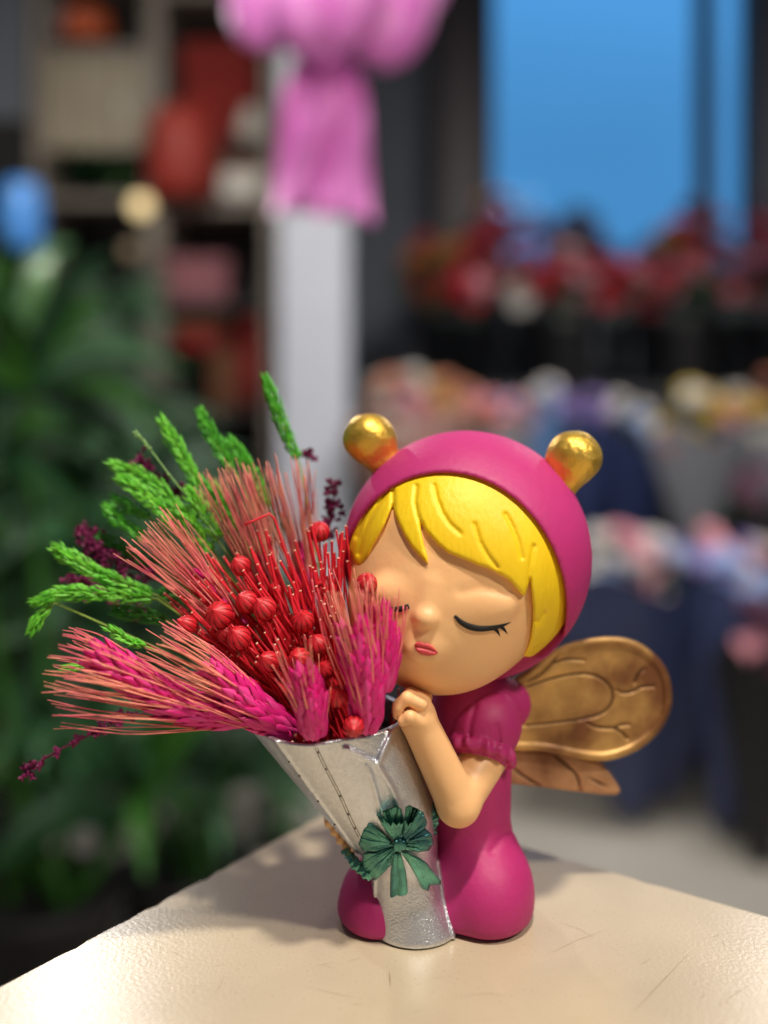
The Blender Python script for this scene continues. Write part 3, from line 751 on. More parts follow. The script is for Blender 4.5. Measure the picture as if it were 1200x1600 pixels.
# ---- green dyed spikes
def spike_mesh(pts, ys, rad, mi, seed, dens=1.0):
    rnd = random.Random(seed); C = bez([P(*z(*p_), y) for p_, y in zip(pts, ys)], 60)
    L_ = np.linalg.norm(np.diff(C, axis=0), axis=1).sum(); mb_ = MB(); nt = max(4, int(L_/11*dens))
    T = -np.gradient(C, axis=0)
    for k in range(nt):
        f_ = (k+.3)/nt; i = int(f_*59); t = unit(T[i]); s = unit(np.cross(t, [0, 1, 0])); g = np.cross(s, t)
        env = math.sin(math.pi*min(1, max(0, (1-f_)*1.15+.05))**.75) if f_ < .85 else .45+.4*(1-f_)
        env = min(1, .30+f_*3.2)*(1-.35*max(0, f_-.6)/.4)
        for side in range(7):                      # a clump of little scales on each side
            an0 = side*2*math.pi/7+k*.5+rnd.uniform(-.3, .3)
            for q_ in range(4):
                an = an0+rnd.uniform(-.35, .35); o_ = s*math.cos(an)+g*math.sin(an)
                d = unit(t*1.0+o_*rnd.uniform(.14, .38)); p0 = C[i]+t*rnd.uniform(-6, 6)+o_*rad*env*rnd.uniform(.15, .62)
                l = rnd.uniform(12, 20); wd = rnd.uniform(1.2, 2.2); sd = unit(np.cross(d, o_))
                V = [p0, p0+d*l*.4+sd*wd, p0+d*l*.45+o_*wd*1.2, p0+d*l*.4-sd*wd, p0+d*l]
                mb_.add(toW(V), [(0, 1, 2), (0, 2, 3), (1, 4, 2), (2, 4, 3), (0, 3, 4, 1)])
    return mb_, C
def spike(pts, ys, rad, mi, seed, label, stem_to=None, dens=1.0):
    mb_, C = spike_mesh(pts, ys, rad, mi, seed, dens)
    t0 = thing('grass_spike', toW(C[-1]), label, 'grass spike', 'green dyed grass spikes in the bouquet')
    part('spikelets', mb_.verts(), mb_.F, M_green[mi], t0, kind='stuff', smooth=False)
    mt = MB(); b = BASEP+np.array([-10, 20, 40])
    mt.tube(toW(np.vstack([bez([b, (b+C[-1])/2+np.array([5, 0, 8]), C[-1]], 9), C[::-1][1::6]])), 1.5*S, 6)
    part('stem', mt.verts(), mt.F, M_gstem, t0)
SP = [([(762, 32), (800, 140), (862, 285)], (60, 55, 45), 15, 1, 'tallest green grass spike, leaning alone against the pale pillar'),
 ([(563, 138), (610, 230), (665, 310)], (55, 50, 40), 19, 1, 'blurred green grass spike standing second from the tallest one'),
 ([(655, 225), (715, 310), (775, 430)], (50, 45, 35), 17, 1, 'green grass spike directly left of the rusty awn tuft in the middle'),
 ([(442, 162), (505, 265), (560, 365)], (35, 30, 20), 18, 0, 'upright green grass spike beside the thin pale seed head'),
 ([(296, 290), (370, 320), (430, 360), (495, 420)], (30, 25, 20, 10), 19, 0, 'thick green grass spike at the upper left, hindmost of the crossing pair'),
 ([(320, 335), (410, 400), (490, 480), (580, 580)], (10, 5, 0, -5), 19, 0, 'thick green grass spike running down from the upper left, nearest of the crossing pair'),
 ([(302, 395), (350, 425), (410, 455)], (45, 40, 35), 15, 1, 'short green grass spike peeping out under the thick crossing pair'),
 ([(278, 425), (320, 470), (410, 530)], (30, 25, 20), 16, 1, 'green grass spike showing its tip left of the salmon awn fan'),
 ([(525, 375), (570, 440), (625, 540)], (0, -5, -10), 19, 0, 'curled green grass spike right of the thin pale stem'),
 ([(495, 425), (540, 470), (600, 570)], (-5, -8, -12), 20, 0, 'plump green grass spike left of the thin pale stem'),
 ([(590, 355), (630, 420), (685, 510)], (25, 20, 10), 19, 1, 'green grass spike behind the awns between the middle tuft and the left fan'),
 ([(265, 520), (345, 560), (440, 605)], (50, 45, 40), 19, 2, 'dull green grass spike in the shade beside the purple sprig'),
 ([(118, 548), (200, 600), (290, 645), (425, 690)], (-20, -20, -25, -30), 19, 0, 'green grass spike with a feathery split edge at the far left, upper one'),
 ([(62, 705), (150, 682), (280, 690), (425, 700)], (-40, -38, -38, -40), 17, 0, 'leftmost green grass spike, lying almost level'),
 ([(42, 788), (70, 750), (110, 712)], (-42, -40, -38), 11, 0, 'small green grass tip drooping from the leftmost spike'),
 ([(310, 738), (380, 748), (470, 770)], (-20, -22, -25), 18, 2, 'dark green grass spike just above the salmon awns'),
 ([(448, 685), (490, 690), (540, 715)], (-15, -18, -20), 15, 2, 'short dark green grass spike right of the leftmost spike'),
 ([(160, 912), (215, 905), (290, 915)], (-90, -90, -95), 8, 0, 'thin green grass tip showing below the salmon awns'),
 ([(290, 800), (340, 830), (400, 850)], (-90, -90, -95), 8, 0, 'thin green grass tip caught inside the salmon awn fan')]
for k, (pts, ys, rad, mi, lb) in enumerate(SP): spike(pts, ys, rad*.97, mi, 40+k, lb)
# thin pale seed head
mt = MB(); C = bez([P(*z(358, 190), 5), P(*z(410, 250), 5), P(*z(470, 330), 0), P(*z(560, 440), -10), P(*z(640, 560), -30)], 24)
t0 = thing('wild_grass', toW(C[-1]), 'thin pale green grass stem with a small loose seed head above the green spikes', 'grass')
mt.tube(toW(C), 1.3*S, 6); part('stem', mt.verts(), mt.F, M_pale, t0)
mt = MB(); rnd = random.Random(4)
for k in range(26):
    i = int(k/26*8) if k < 20 else rnd.choice((11, 12)); t = unit(C[i]-C[i+1]); d = unit(t+np.array([rnd.uniform(-.5, .5), rnd.uniform(-.3, .3), rnd.uniform(-.5, .5)]))
    q0 = C[i]+(t*-3); mt.tube(toW(np.array([q0, q0+d*4, q0+d*9])), np.array([.6, 1.8, .3])*S, 5)
part('seeds', mt.verts(), mt.F, M_pale, t0, kind='stuff')
# ---- purple statice sprigs
def sprig(pts, y, blobs, label, seed, r=9):
    rnd = random.Random(seed); C = bez([P(*z(*p_), y) for p_ in pts], 30)
    t0 = thing('purple_sprig', toW(C[-1]), label, 'dried sprig', 'purple dried sprigs in the bouquet')
    mt = MB(); mt.tube(toW(C), 1.4*S, 5); part('stem', mt.verts(), mt.F, M_purp, t0)
    mt = MB()
    for (f_, n_, rr) in blobs:
        c = C[int(f_*29)]
        for k in range(n_):
            o_ = np.array([rnd.gauss(0, rr*.5), rnd.gauss(0, rr*.4), rnd.gauss(0, rr*.5)]); rd = rnd.uniform(3.0, 5.6)
            d = unit(o_+unit(C[0]-C[-1])*4); sd = unit(np.cross(d, [0.3, 1, .2])); u2 = np.cross(d, sd)
            for q_ in range(4):
                a_ = q_*math.pi/2+rnd.random(); e = d*rd*1.6+(sd*math.cos(a_)+u2*math.sin(a_))*rd*1.1; pq = np.cross(e, d); pq = unit(pq)*rd*.7
                mt.add(toW([c+o_, c+o_+e*.6+pq, c+o_+e, c+o_+e*.6-pq]), [(0, 1, 2, 3)])
            mt.ball(toW(c+o_), (rd*.8*S,)*3, 6, 4)
    part('florets', mt.verts(), mt.F, M_purp, t0, kind='stuff', smooth=False)
sprig([(188, 488), (230, 545), (310, 585), (430, 640)], 40, [(.02, 14, 10), (.1, 5, 8), (.25, 24, 16), (.38, 26, 18), (.5, 26, 18), (.63, 26, 18), (.78, 24, 18), (.9, 20, 16)], 'thick dark purple dried sprig at the far left behind the green spikes', 1)
sprig([(172, 640), (230, 670), (330, 735), (430, 760)], 25, [(.03, 12, 9), (.2, 18, 14), (.36, 14, 13), (.6, 16, 14), (.8, 12, 12)], 'short dark purple dried sprig peeping out between two left green spikes', 2)
sprig([(372, 275), (430, 325), (520, 395), (570, 450)], 60, [(.02, 16, 11), (.14, 8, 8), (.4, 14, 11), (.58, 14, 12), (.75, 12, 11)], 'dark purple dried sprig showing behind the thin pale seed head', 3)
sprig([(885, 262), (890, 330), (900, 440)], 70, [(.03, 14, 10)], 'single dark purple dried floret beside the tallest green spike', 4)
sprig([(962, 345), (966, 400), (955, 470), (950, 560)], 40, [(.03, 7, 7), (.2, 9, 8), (.36, 10, 9), (.5, 10, 10), (.65, 10, 10), (.8, 8, 9)], 'upright dark purple dried sprig right against the hood', 5)
sprig([(28, 1222), (130, 1160), (240, 1108), (330, 1065), (420, 1045), (560, 1020)], -60, [(.03, 12, 9), (.08, 5, 6), (.2, 3, 4), (.28, 5, 4), (.34, 3, 4), (.42, 12, 10), (.57, 13, 11), (.68, 4, 5)], 'drooping dark purple dried sprig hanging out below the salmon awns', 6)

for k in range(26):
    rnd = random.Random(900+k); a_ = rnd.uniform(0, 6.28); q_ = math.sqrt(rnd.random())*.92
    s0 = np.array([cxf+rf*q_*math.cos(a_), 1438+rf*q_*math.sin(a_), zc_+2]); out = unit(np.array([math.cos(a_)*.5-.35, math.sin(a_)*.35-.15, 1.0])); L_ = rnd.uniform(22, 60)*(1.25 if math.sin(a_) > 0 else .75)
    C = bez([s0, s0+out*L_*.5+np.array([rnd.uniform(-3, 3), 0, 0]), s0+out*L_], 6); wd = rnd.uniform(1.6, 2.6)
    mt = MB(); mt.tube(toW(C), np.linspace(wd, wd*.9, 6)*S, 6, cap=False); nF = len(mt.F); d = unit(C[-1]-C[-2]); mt.tube(toW(np.array([C[-1]-d*.6, C[-1]+d*.8])), wd*1.02*S, 6)
    o = solo('red_stem', mt.verts(), mt.F, M_red, 'short red stub standing low in the black foam disc at the mouth of the silver wrap', 'stem', 'short red stubs low in the wrap', base=toW(s0)); o.data.materials.append(M_cut)
    for i, p_ in enumerate(o.data.polygons):
        if i >= nF: p_.material_index = 1

# ---------------------------------------------------------------- the shop behind, out of focus
M_floor = mat('floor_tile', '#a9a49b', .45, col2='#989389', nscale=3, bump=.1, bscale=30)
M_wall = mat('wall_paint', '#6a7078', .8, col2='#626770', nscale=2, bump=.1, bscale=60)
M_darkwall = mat('dark_wood', '#2a2624', .7, col2='#1f1c1a', nscale=6)
M_white = mat('pillar_paint', '#ccd2de', .7, col2='#c2c8d5', nscale=3, bump=.1, bscale=80)
M_frame = mat('window_frame', '#3b3236', .5)
M_glass = mat('window_glass', '#ffffff', .0, trans=1.0)
M_glass.node_tree.nodes['Principled BSDF'].inputs['IOR'].default_value = 1.06
M_shelf = mat('pale_shelf', '#857c72', .6, col2='#786f66', nscale=8)
M_beige = mat('beige_panel', '#958c7a', .30, col2='#867d6a', nscale=6)
M_bk = mat('black_board', '#141313', .7)
M_gray = mat('zinc_bucket', '#6c6c6e', .5, .4, col2='#5d5d60', nscale=12)
M_dbucket = mat('dark_bucket', '#23262b', .5)
M_pot = mat('dark_pot', '#211d20', .6, col2='#191618', nscale=15)
M_soil = mat('soil', '#15100c', .95)
M_leaf = [mat('leaf_%s' % k, a, .55, col2=b, nscale=14) for k, a, b in (('dark', '#23472b', '#1a3a20'), ('mid', '#34683a', '#285630'), ('bright', '#3f7a26', '#33661f'), ('grey', '#4d6a58', '#3f5a48'))]
M_sky = bpy.data.materials.new('dusk_sky'); M_sky.use_nodes = True
nt = M_sky.node_tree; b_ = nt.nodes['Principled BSDF']; b_.inputs['Base Color'].default_value = (0, 0, 0, 1); b_.inputs['Specular IOR Level'].default_value = 0
tc = nt.nodes.new('ShaderNodeTexCoord'); sx_ = nt.nodes.new('ShaderNodeSeparateXYZ'); cr = nt.nodes.new('ShaderNodeValToRGB')
nt.links.new(tc.outputs['Generated'], sx_.inputs[0]); nzs = nt.nodes.new('ShaderNodeTexNoise'); nzs.inputs['Scale'].default_value = 3.5; nt.links.new(tc.outputs['Generated'], nzs.inputs['Vector'])
ads = nt.nodes.new('ShaderNodeMath'); ads.operation = 'MULTIPLY_ADD'; ads.inputs[1].default_value = .55; nt.links.new(nzs.outputs['Fac'], ads.inputs[0]); nt.links.new(sx_.outputs[2], ads.inputs[2])
nt.links.new(ads.outputs[0], cr.inputs[0]); nt.links.new(cr.outputs[0], b_.inputs['Emission Color'])
cr.color_ramp.elements[0].position = .42; cr.color_ramp.elements[0].color = lin('#37709f'); cr.color_ramp.elements[1].position = .92; cr.color_ramp.elements[1].color = lin('#54a2e8')
b_.inputs['Emission Strength'].default_value = 1.0

FZ = -.9
mb_ = MB(); mb_.add([(-14, -6, FZ), (14, -6, FZ), (14, 40, FZ), (-14, 40, FZ)], [(0, 1, 2, 3)])
solo('floor', mb_.verts(), mb_.F, M_floor, 'pale grey shop floor', None, kind='structure', base=(0, 0, FZ), smooth=False)
WY = 4.4
def X(u, Y): return (u-600)/1500*Y
def Zv(v, Y): return CZ+(650-v)/1500*Y
def slab(mb_, u0, u1, v0, v1, Y0, Y1, Yr=None):
    """box whose front face spans the pixels u0..u1, v0..v1 at depth Y0, going back to Y1"""
    Yr = Yr or Y0; x0, x1, z1, z0 = X(u0, Yr), X(u1, Yr), Zv(v0, Yr), Zv(v1, Yr)
    return mb_.box(((x0+x1)/2, (Y0+Y1)/2, (z0+z1)/2), (x1-x0, Y1-Y0, z1-z0))
VF = 650+1.104*1500/WY      # floor line on the back wall
mb_ = MB()
slab(mb_, -900, 757, -420, VF, WY, WY+.15); slab(mb_, 757, 1180, 425, VF, WY, WY+.15); slab(mb_, 757, 1180, -420, -260, WY, WY+.15); slab(mb_, 1180, 2100, -420, VF, WY, WY+.15)
solo('wall', mb_.verts(), mb_.F, M_wall, 'grey back wall of the shop', None, kind='structure', smooth=False)
mb_ = MB(); mb_.add([(-60, 45, -12), (60, 45, -12), (60, 45, 40), (-60, 45, 40)], [(0, 3, 2, 1)])
solo('sky', mb_.verts(), mb_.F, M_sky, 'blue dusk sky outside the window', None, kind='structure', smooth=False)
mb_ = MB(); mb_.add([(-60, 4.8, FZ-.06), (60, 4.8, FZ-.06), (60, 45, FZ-.06), (-60, 45, FZ-.06)], [(0, 1, 2, 3)])
solo('pavement', mb_.verts(), mb_.F, M_gray, 'pavement outside the window', None, kind='structure', smooth=False)
# window
win = thing('window', (X(960, WY), WY, Zv(425, WY)), 'tall shop window showing blue dusk sky behind the red flowers', 'window')
for nm, (u0, u1, v0, v1) in {'frame_jamb': (757, 770, -260, 425), 'frame_mullion': (1094, 1112, -260, 425), 'frame_jamb ': (1166, 1180, -260, 425)}.items():
    mb_ = MB(); slab(mb_, u0, u1, v0, v1, WY-.05, WY+.10, WY); part(nm.strip(), mb_.verts(), mb_.F, M_frame, win, smooth=False)
for nm, u0, u1 in (('pane', 770, 1094), ('pane', 1112, 1166)):
    mb_ = MB(); slab(mb_, u0, u1, -259, 424, WY+.03, WY+.038, WY); part(nm, mb_.verts(), mb_.F, M_glass, win, smooth=False)
    mb_ = MB(); slab(mb_, u0+1, u1-1, 414, 424, WY-.03, WY+.025, WY); part('sill', mb_.verts(), mb_.F, M_frame, win, smooth=False)
# dark curtain/door panel left of the window
drn = thing('door_panel', (X(720, 4.2), 4.2, FZ), 'dark brown door panel standing between the grey wall and the blue window', 'door')
mb_ = MB(); slab(mb_, 680, 762, -300, 780, 4.22, 4.27, 4.22); part('panel', mb_.verts(), mb_.F, M_frame, drn, smooth=False)
for u_ in (680, 755):
    mb_ = MB(); slab(mb_, u_, u_+7, -300, 780, 4.19, 4.218, 4.22); part('stile', mb_.verts(), mb_.F, M_darkwall, drn, smooth=False)
# trees outside
def far_tree(u, v, Y, r, label, sd):
    rnd = random.Random(sd); c = at(u, v, Y); g = FZ-.06
    t0 = thing('tree', (c[0], c[1], g), label, 'tree')
    m1 = MB(); m1.tube(np.array([(c[0], c[1], g), (c[0]+.1, c[1], c[2]*.6+g*.4), (c[0], c[1], c[2]+r*.3)]), (.22, .16, .08), 8); part('trunk', m1.verts(), m1.F, M_darkwall, t0)
    m2 = MB()
    for k in range(700):
        d = np.array([rnd.gauss(0, 1), rnd.gauss(0, 1), rnd.gauss(0, .8)]); d = d/np.linalg.norm(d)*r*rnd.random()**.4*(.8+.3*math.sin(3*math.atan2(d[2], d[0])+sd))
        s_ = .10*r+.06; a = np.array([rnd.uniform(-1, 1) for _ in range(3)])*s_; b2_ = np.array([rnd.uniform(-1, 1) for _ in range(3)])*s_
        m2.add([c+d-a, c+d+b2_, c+d+a, c+d-b2_], [(0, 1, 2, 3)])
    part('crown', m2.verts(), m2.F, M_outleaf, t0, kind='stuff', smooth=False)
M_outleaf = mat('hazed_leaf', '#b4dce4', .7, col2='#a0ccd8', nscale=2)  # pale blue puts haze and missing outdoor light into the leaf colour
far_tree(905, 392, 22, 1.0, 'blue green tree outside the left half of the window', 3)
far_tree(1050, 398, 26, 1.0, 'blue green tree outside the right half of the window', 5)
# pillar
pil = thing('pillar', (X(490, 3.2), 3.3, FZ), 'white square pillar standing behind the pink ribbon bow', 'pillar')
mb_ = MB(); slab(mb_, 437, 544, -500, 1120, 3.2, 3.42, 3.2); part('shaft', mb_.verts(), mb_.F, M_white, pil, smooth=False)
mb_ = MB(); zb = Zv(1120, 3.2); mb_.box((X(489.5, 3.2), 3.31, (FZ+zb)/2), (X(556, 3.2)-X(423, 3.2), .26, zb-FZ-.004)); part('plinth', mb_.verts(), mb_.F, M_white, pil, smooth=False)
# pink ribbon bow hung in front of the pillar
M_rib = mat('pink_ribbon', '#f08fe0', .40, col2='#e070cc', nscale=9, sss=.0)
M_rib.node_tree.nodes['Principled BSDF'].inputs['Sheen Weight'].default_value = .3
BY = 1.7
bow = thing('ribbon_bow', at(505, 60, BY), 'big shiny pink ribbon bow with two hanging tails in front of the pillar', 'bow')
def strip(C, wdir, wd, th=.0015):
    C = np.asarray(C, float); k = len(C); wv = np.broadcast_to(np.asarray(wdir, float), (k, 3)); wd = np.broadcast_to(wd, (k,))[:, None]
    T = np.gradient(C, axis=0); nn = np.cross(T, wv); nn /= np.linalg.norm(nn, axis=1)[:, None]+1e-9
    V = np.vstack([C-wv*wd+nn*th, C+wv*wd+nn*th, C+wv*wd-nn*th, C-wv*wd-nn*th]); F = []
    for i in range(k-1):
        for a in range(4):
            b2 = (a+1) % 4; F.append((a*k+i, b2*k+i, b2*k+i+1, a*k+i+1))
    F += [(0, k, 2*k, 3*k), (4*k-1, 3*k-1, 2*k-1, k-1)]
    return V, F
loops = [(437, 10, 84, 62, -28, -.05), (612, 25, 62, 84, 28, -.03), (400, -70, 70, 80, 30, -.02), (470, 22, 44, 66, -8, -.09), (548, 0, 48, 74, 12, -.08), (640, -60, 60, 80, -25, 0.0)]
for k, (u, v, a_, b2, rot_, dy) in enumerate(loops):
    mb_ = MB(); n1, n2 = 22, 14; V = []
    for i in range(n2+1):
        p_ = math.pi*i/n2
        for j in range(n1):
            t = 2*math.pi*j/n1; ru = 1+.03*math.sin(4*t+k)+.05*math.sin(3*p_+k)
            x_ = math.sin(p_)*math.cos(t)*a_*ru; y_ = math.sin(p_)*math.sin(t)*34*ru; z_ = math.cos(p_)*b2*ru
            q = np.array([x_, y_, z_])@ry(R(rot_)).T; V.append(at(u, v, BY+dy)+q/1500*BY)
    F = [(i*n1+j, (i+1)*n1+j, (i+1)*n1+(j+1) % n1, i*n1+(j+1) % n1) for i in range(n2) for j in range(n1)]
    part('loop', V, F, M_rib, bow)
def tail(pts, wpx, notch, slant=False):
    C = bez([at(u, v, y) for u, v, y in pts], 26); k = 26; V = []; F = []
    m = 9
    for i in range(k):
        for j in range(m):
            s_ = j/(m-1)*2-1; dv = 0
            if i == k-1: dv = notch*((s_+1)/2 if slant else 1-abs(s_))
            q = C[i]+np.array([s_*wpx/1500*BY*np.interp(i/k, [0, .2, 1], [.5, 1, 1.05]), .012*math.sin(s_*3+i*.25), dv/1500*BY]); V.append(q)
    for i in range(k-1):
        for j in range(m-1): F.append((i*m+j, i*m+j+1, (i+1)*m+j+1, (i+1)*m+j))
    V = np.array(V); n_ = len(V); V2 = V+np.array([0, .002, 0]); return np.vstack([V, V2]), F+[tuple(n_+i for i in f[::-1]) for f in F]
part('tail', *tail([(484, 80, BY-.02), (470, 180, BY-.04), (461, 270, BY-.02), (458, 338, BY-.03)], 31, 72, True), M_rib, bow)
part('tail', *tail([(520, 80, BY), (530, 180, BY-.01), (534, 270, BY+.01), (540, 350, BY)], 44, 55), M_rib, bow)
mb_ = MB(); mb_.ball(at(505, 72, BY-.05), (.045, .035, .04), 14, 9); part('knot', mb_.verts(), mb_.F, M_rib, bow)
mb_ = MB(); mb_.tube(np.array([at(505, 72, BY-.02), at(505, -700, BY)]), .003, 6); part('hanging_cord', mb_.verts(), mb_.F, M_rib, bow)

# ---- shelf unit at the left
SY = 3.35
sh = thing('shelf_unit', (X(235, SY), SY, FZ), 'tall open shelf unit with pale uprights against the dark wall at left', 'shelf')
mb_ = MB(); slab(mb_, 50, 428, -300, 1150, SY+.36, SY+.38, SY); part('back_panel', mb_.verts(), mb_.F, M_bk, sh, smooth=False)
for u0, u1, y0 in ((50, 64, 0), (226, 254, 0), (414, 428, 0)):
    mb_ = MB(); slab(mb_, u0, u1, -300, 1150, SY, SY+.355, SY); part('upright', mb_.verts(), mb_.F, M_shelf, sh, smooth=False)
SHV = {0: [-40, 72, 305, 560, 800], 1: [-20, 316, 470, 640, 820]}
for k, (u0, u1) in enumerate(((65, 225), (255, 413))):
    for v_ in SHV[k]:
        mb_ = MB(); slab(mb_, u0, u1, v_, v_+12, SY+.005, SY+.35, SY); part('shelf_board', mb_.verts(), mb_.F, M_shelf if v_ < 320 else M_darkwall, sh, smooth=False)
M_dred = mat('dark_red_card', '#7c1a14', .9, col2='#6a1410', nscale=8); M_ored = mat('orange_red_glaze', '#96281a', .6, col2='#802012', nscale=10); M_pinkb = mat('dusty_pink_card', '#8a565e', .8); M_wht = mat('white_ceramic', '#b9b6ae', .4)
M_brown = mat('brown_card', '#6a3e1c', .6, col2='#4c2b12', nscale=8); M_org = mat('orange_glaze', '#a8481c', .45)
def giftbox(u0, u1, v0, v1, Y, m, label, m2=None):
    t0 = thing('gift_box', (X((u0+u1)/2, Y), Y+.08, Zv(v1, Y)), label, 'box'); x0, x1 = X(u0, Y), X(u1, Y); zt, zb = Zv(v0, Y), Zv(v1, Y); hh = zt-zb
    mb_ = MB(); mb_.box(((x0+x1)/2, Y+.08, zb+hh*.36), (x1-x0, .16, hh*.72)); part('body', mb_.verts(), mb_.F, m, t0, smooth=False)
    mb_ = MB(); mb_.box(((x0+x1)/2, Y+.08, zb+hh*.862), (x1-x0+.012, .172, hh*.276)); part('lid', mb_.verts(), mb_.F, m2 or m, t0, smooth=False)
def vase(u, v0, v1, rpx, Y, m, label, prof, name='vase', cat='vase'):
    z1, z0 = Zv(v0, Y), Zv(v1, Y); h_ = z1-z0; r_ = rpx/1500*Y; c = (X(u, Y), Y, z0); t0 = thing(name, c, label, cat)
    mb_ = MB(); pr = [(a*r_, b*h_) for a, b in prof]; pr = [(.001, 0)]+pr; mb_.lathe(pr+[(pr[-1][0]*.85, pr[-1][1]), (pr[-1][0]*.8, pr[-1][1]-.3*h_), (.001, pr[-1][1]-.3*h_)], c, 20); part('body', mb_.verts(), mb_.F, m, t0)
    mb_ = MB(); mb_.lathe([(pr[-1][0]*1.02, pr[-1][1]-.004), (pr[-1][0]*1.08, pr[-1][1]+.004), (pr[-1][0]*.95, pr[-1][1]+.006)], c, 20); part('rim', mb_.verts(), mb_.F, m, t0)
ROUND = [(.8, 0), (.94, .12), (1, .5), (.96, .82), (.8, .95), (.7, 1)]; JUG = [(.6, 0), (.9, .25), (.8, .6), (.5, .8), (.55, 1)]; POTP = [(.7, 0), (.95, .9), (1, 1)]
giftbox(285, 398, 66, 222, SY+.12, M_dred, 'dark red upright box on the right half of the shelf, behind the orange red vase')
mb_s = MB(); slab(mb_s, 258, 410, 223, 236, SY+.02, SY+.34, SY); part('shelf_board', mb_s.verts(), mb_s.F, M_darkwall, sh, smooth=False)
vase(284, 178, 314, 56, SY-.02, M_ored, 'round orange red vase on the shelf beside the pale upright', ROUND)
vase(392, 172, 222, 24, SY+.06, M_wht, 'small white jug on the shelf right of the dark red box', JUG, 'jug', 'jug')
giftbox(345, 408, 252, 306, SY+.04, M_wht, 'flat white box on the shelf right of the orange red vase', M_brown)
giftbox(262, 355, 402, 468, SY+.05, M_pinkb, 'dusty pink box on the middle shelf under the orange red vase', M_pinkb)
giftbox(275, 350, 500, 545, SY+.05, M_dred, 'dark red low box on the lower shelf board', M_brown)
giftbox(330, 400, 548, 638, SY+.06, M_brown, 'brown box on the lower shelf left of the dull red vase')
vase(392, 500, 638, 24, SY+.02, M_dred, 'slim dull red vase at the right end of the lower shelf', JUG)
vase(135, 22, 70, 40, SY+.06, M_org, 'low orange bowl on the top shelf at upper left', ROUND, 'bowl', 'bowl')
vase(88, -30, 70, 20, SY+.10, M_gray, 'blue grey jug at the left end of the top shelf', JUG, 'jug', 'jug')
cb = thing('cabinet_front', (X(146, SY), SY, Zv(232, SY)), 'beige cabinet front under the orange bowl, catching a warm light', 'cabinet')
mb_ = MB(); slab(mb_, 66, 224, 86, 232, SY+.02, SY+.04, SY); part('panel', mb_.verts(), mb_.F, M_beige, cb, smooth=False)
mb_ = MB(); slab(mb_, 186, 192, 150, 180, SY+.0, SY+.018, SY); part('handle', mb_.verts(), mb_.F, M_wht, cb, smooth=False)
# grey side wall far left
sw = thing('wall_panel', (X(10, 3.3), 3.3, FZ), 'grey wall panel at the far left edge behind the leaves', 'panel')
mb_ = MB(); slab(mb_, -260, 44, -300, 185, 3.5, 3.6, 3.5); part('upper_board', mb_.verts(), mb_.F, M_wall, sw, smooth=False)
mb_ = MB(); slab(mb_, -260, 44, 187, 1150, 3.5, 3.6, 3.5); part('lower_board', mb_.verts(), mb_.F, M_bk, sw, smooth=False)
# glowing bulbs
def glow(col, e):
    m = mat('bulb_glow', col, .4, emit=e); return m
def bulb(u, v, rpx, Y, col, e, label):
    t0 = thing('light_bulb', at(u, v, Y), label, 'bulb'); r_ = rpx/1500*Y; c = at(u, v, Y)
    mb_ = MB(); mb_.ball(c, r_, 16, 10); part('globe', mb_.verts(), mb_.F, glow(col, e), t0)
    mb_ = MB(); mb_.lathe([(r_*.45, r_*.8), (r_*.45, r_*1.6), (.001, r_*1.6)], c, 12); part('socket', mb_.verts(), mb_.F, M_bk, t0)
    mb_ = MB(); mb_.tube(np.array([c+[0, 0, r_*1.6], c+[.02, .05, .5], c+[0, .1, 1.2]]), .003, 5); part('cord', mb_.verts(), mb_.F, M_bk, t0)
bulb(220, 322, 17, 3.1, '#f4d9a0', 1.0, 'bright warm round bulb beside the shelf upright')
bulb(204, 392, 13, 3.2, '#8a7a60', .35, 'dim warm bulb just below the bright round bulb')
bulb(164, 540, 18, 2.8, '#7d7a30', .25, 'dim yellowish bulb low among the leaves at left')
vase(34, 288, 395, 34, 3.0, mat('blue_glow', '#4f93dd', .25, emit=.16, col2='#3f7fd0', nscale=9), 'made-up glowing blue shape at the left edge above the leaves', ROUND, 'blue_glow_shape')  # made-up vase for a blue bright spot, glow set in its material
vst = thing('side_stand', (X(38, 3.0), 3.0, FZ), 'slim dark stand under the glowing blue shape', 'stand')
mb_ = MB(); mb_.box((X(38, 3.0), 3.0, Zv(396, 3.0)-.012), (.16, .16, .02)); part('stand_top', mb_.verts(), mb_.F, M_bk, vst, smooth=False)
mb_ = MB(); mb_.tube(np.array([(X(38, 3.0), 3.0, FZ+.002), (X(38, 3.0), 3.0, Zv(396, 3.0)-.023)]), .02, 8); part('stem', mb_.verts(), mb_.F, M_bk, vst)
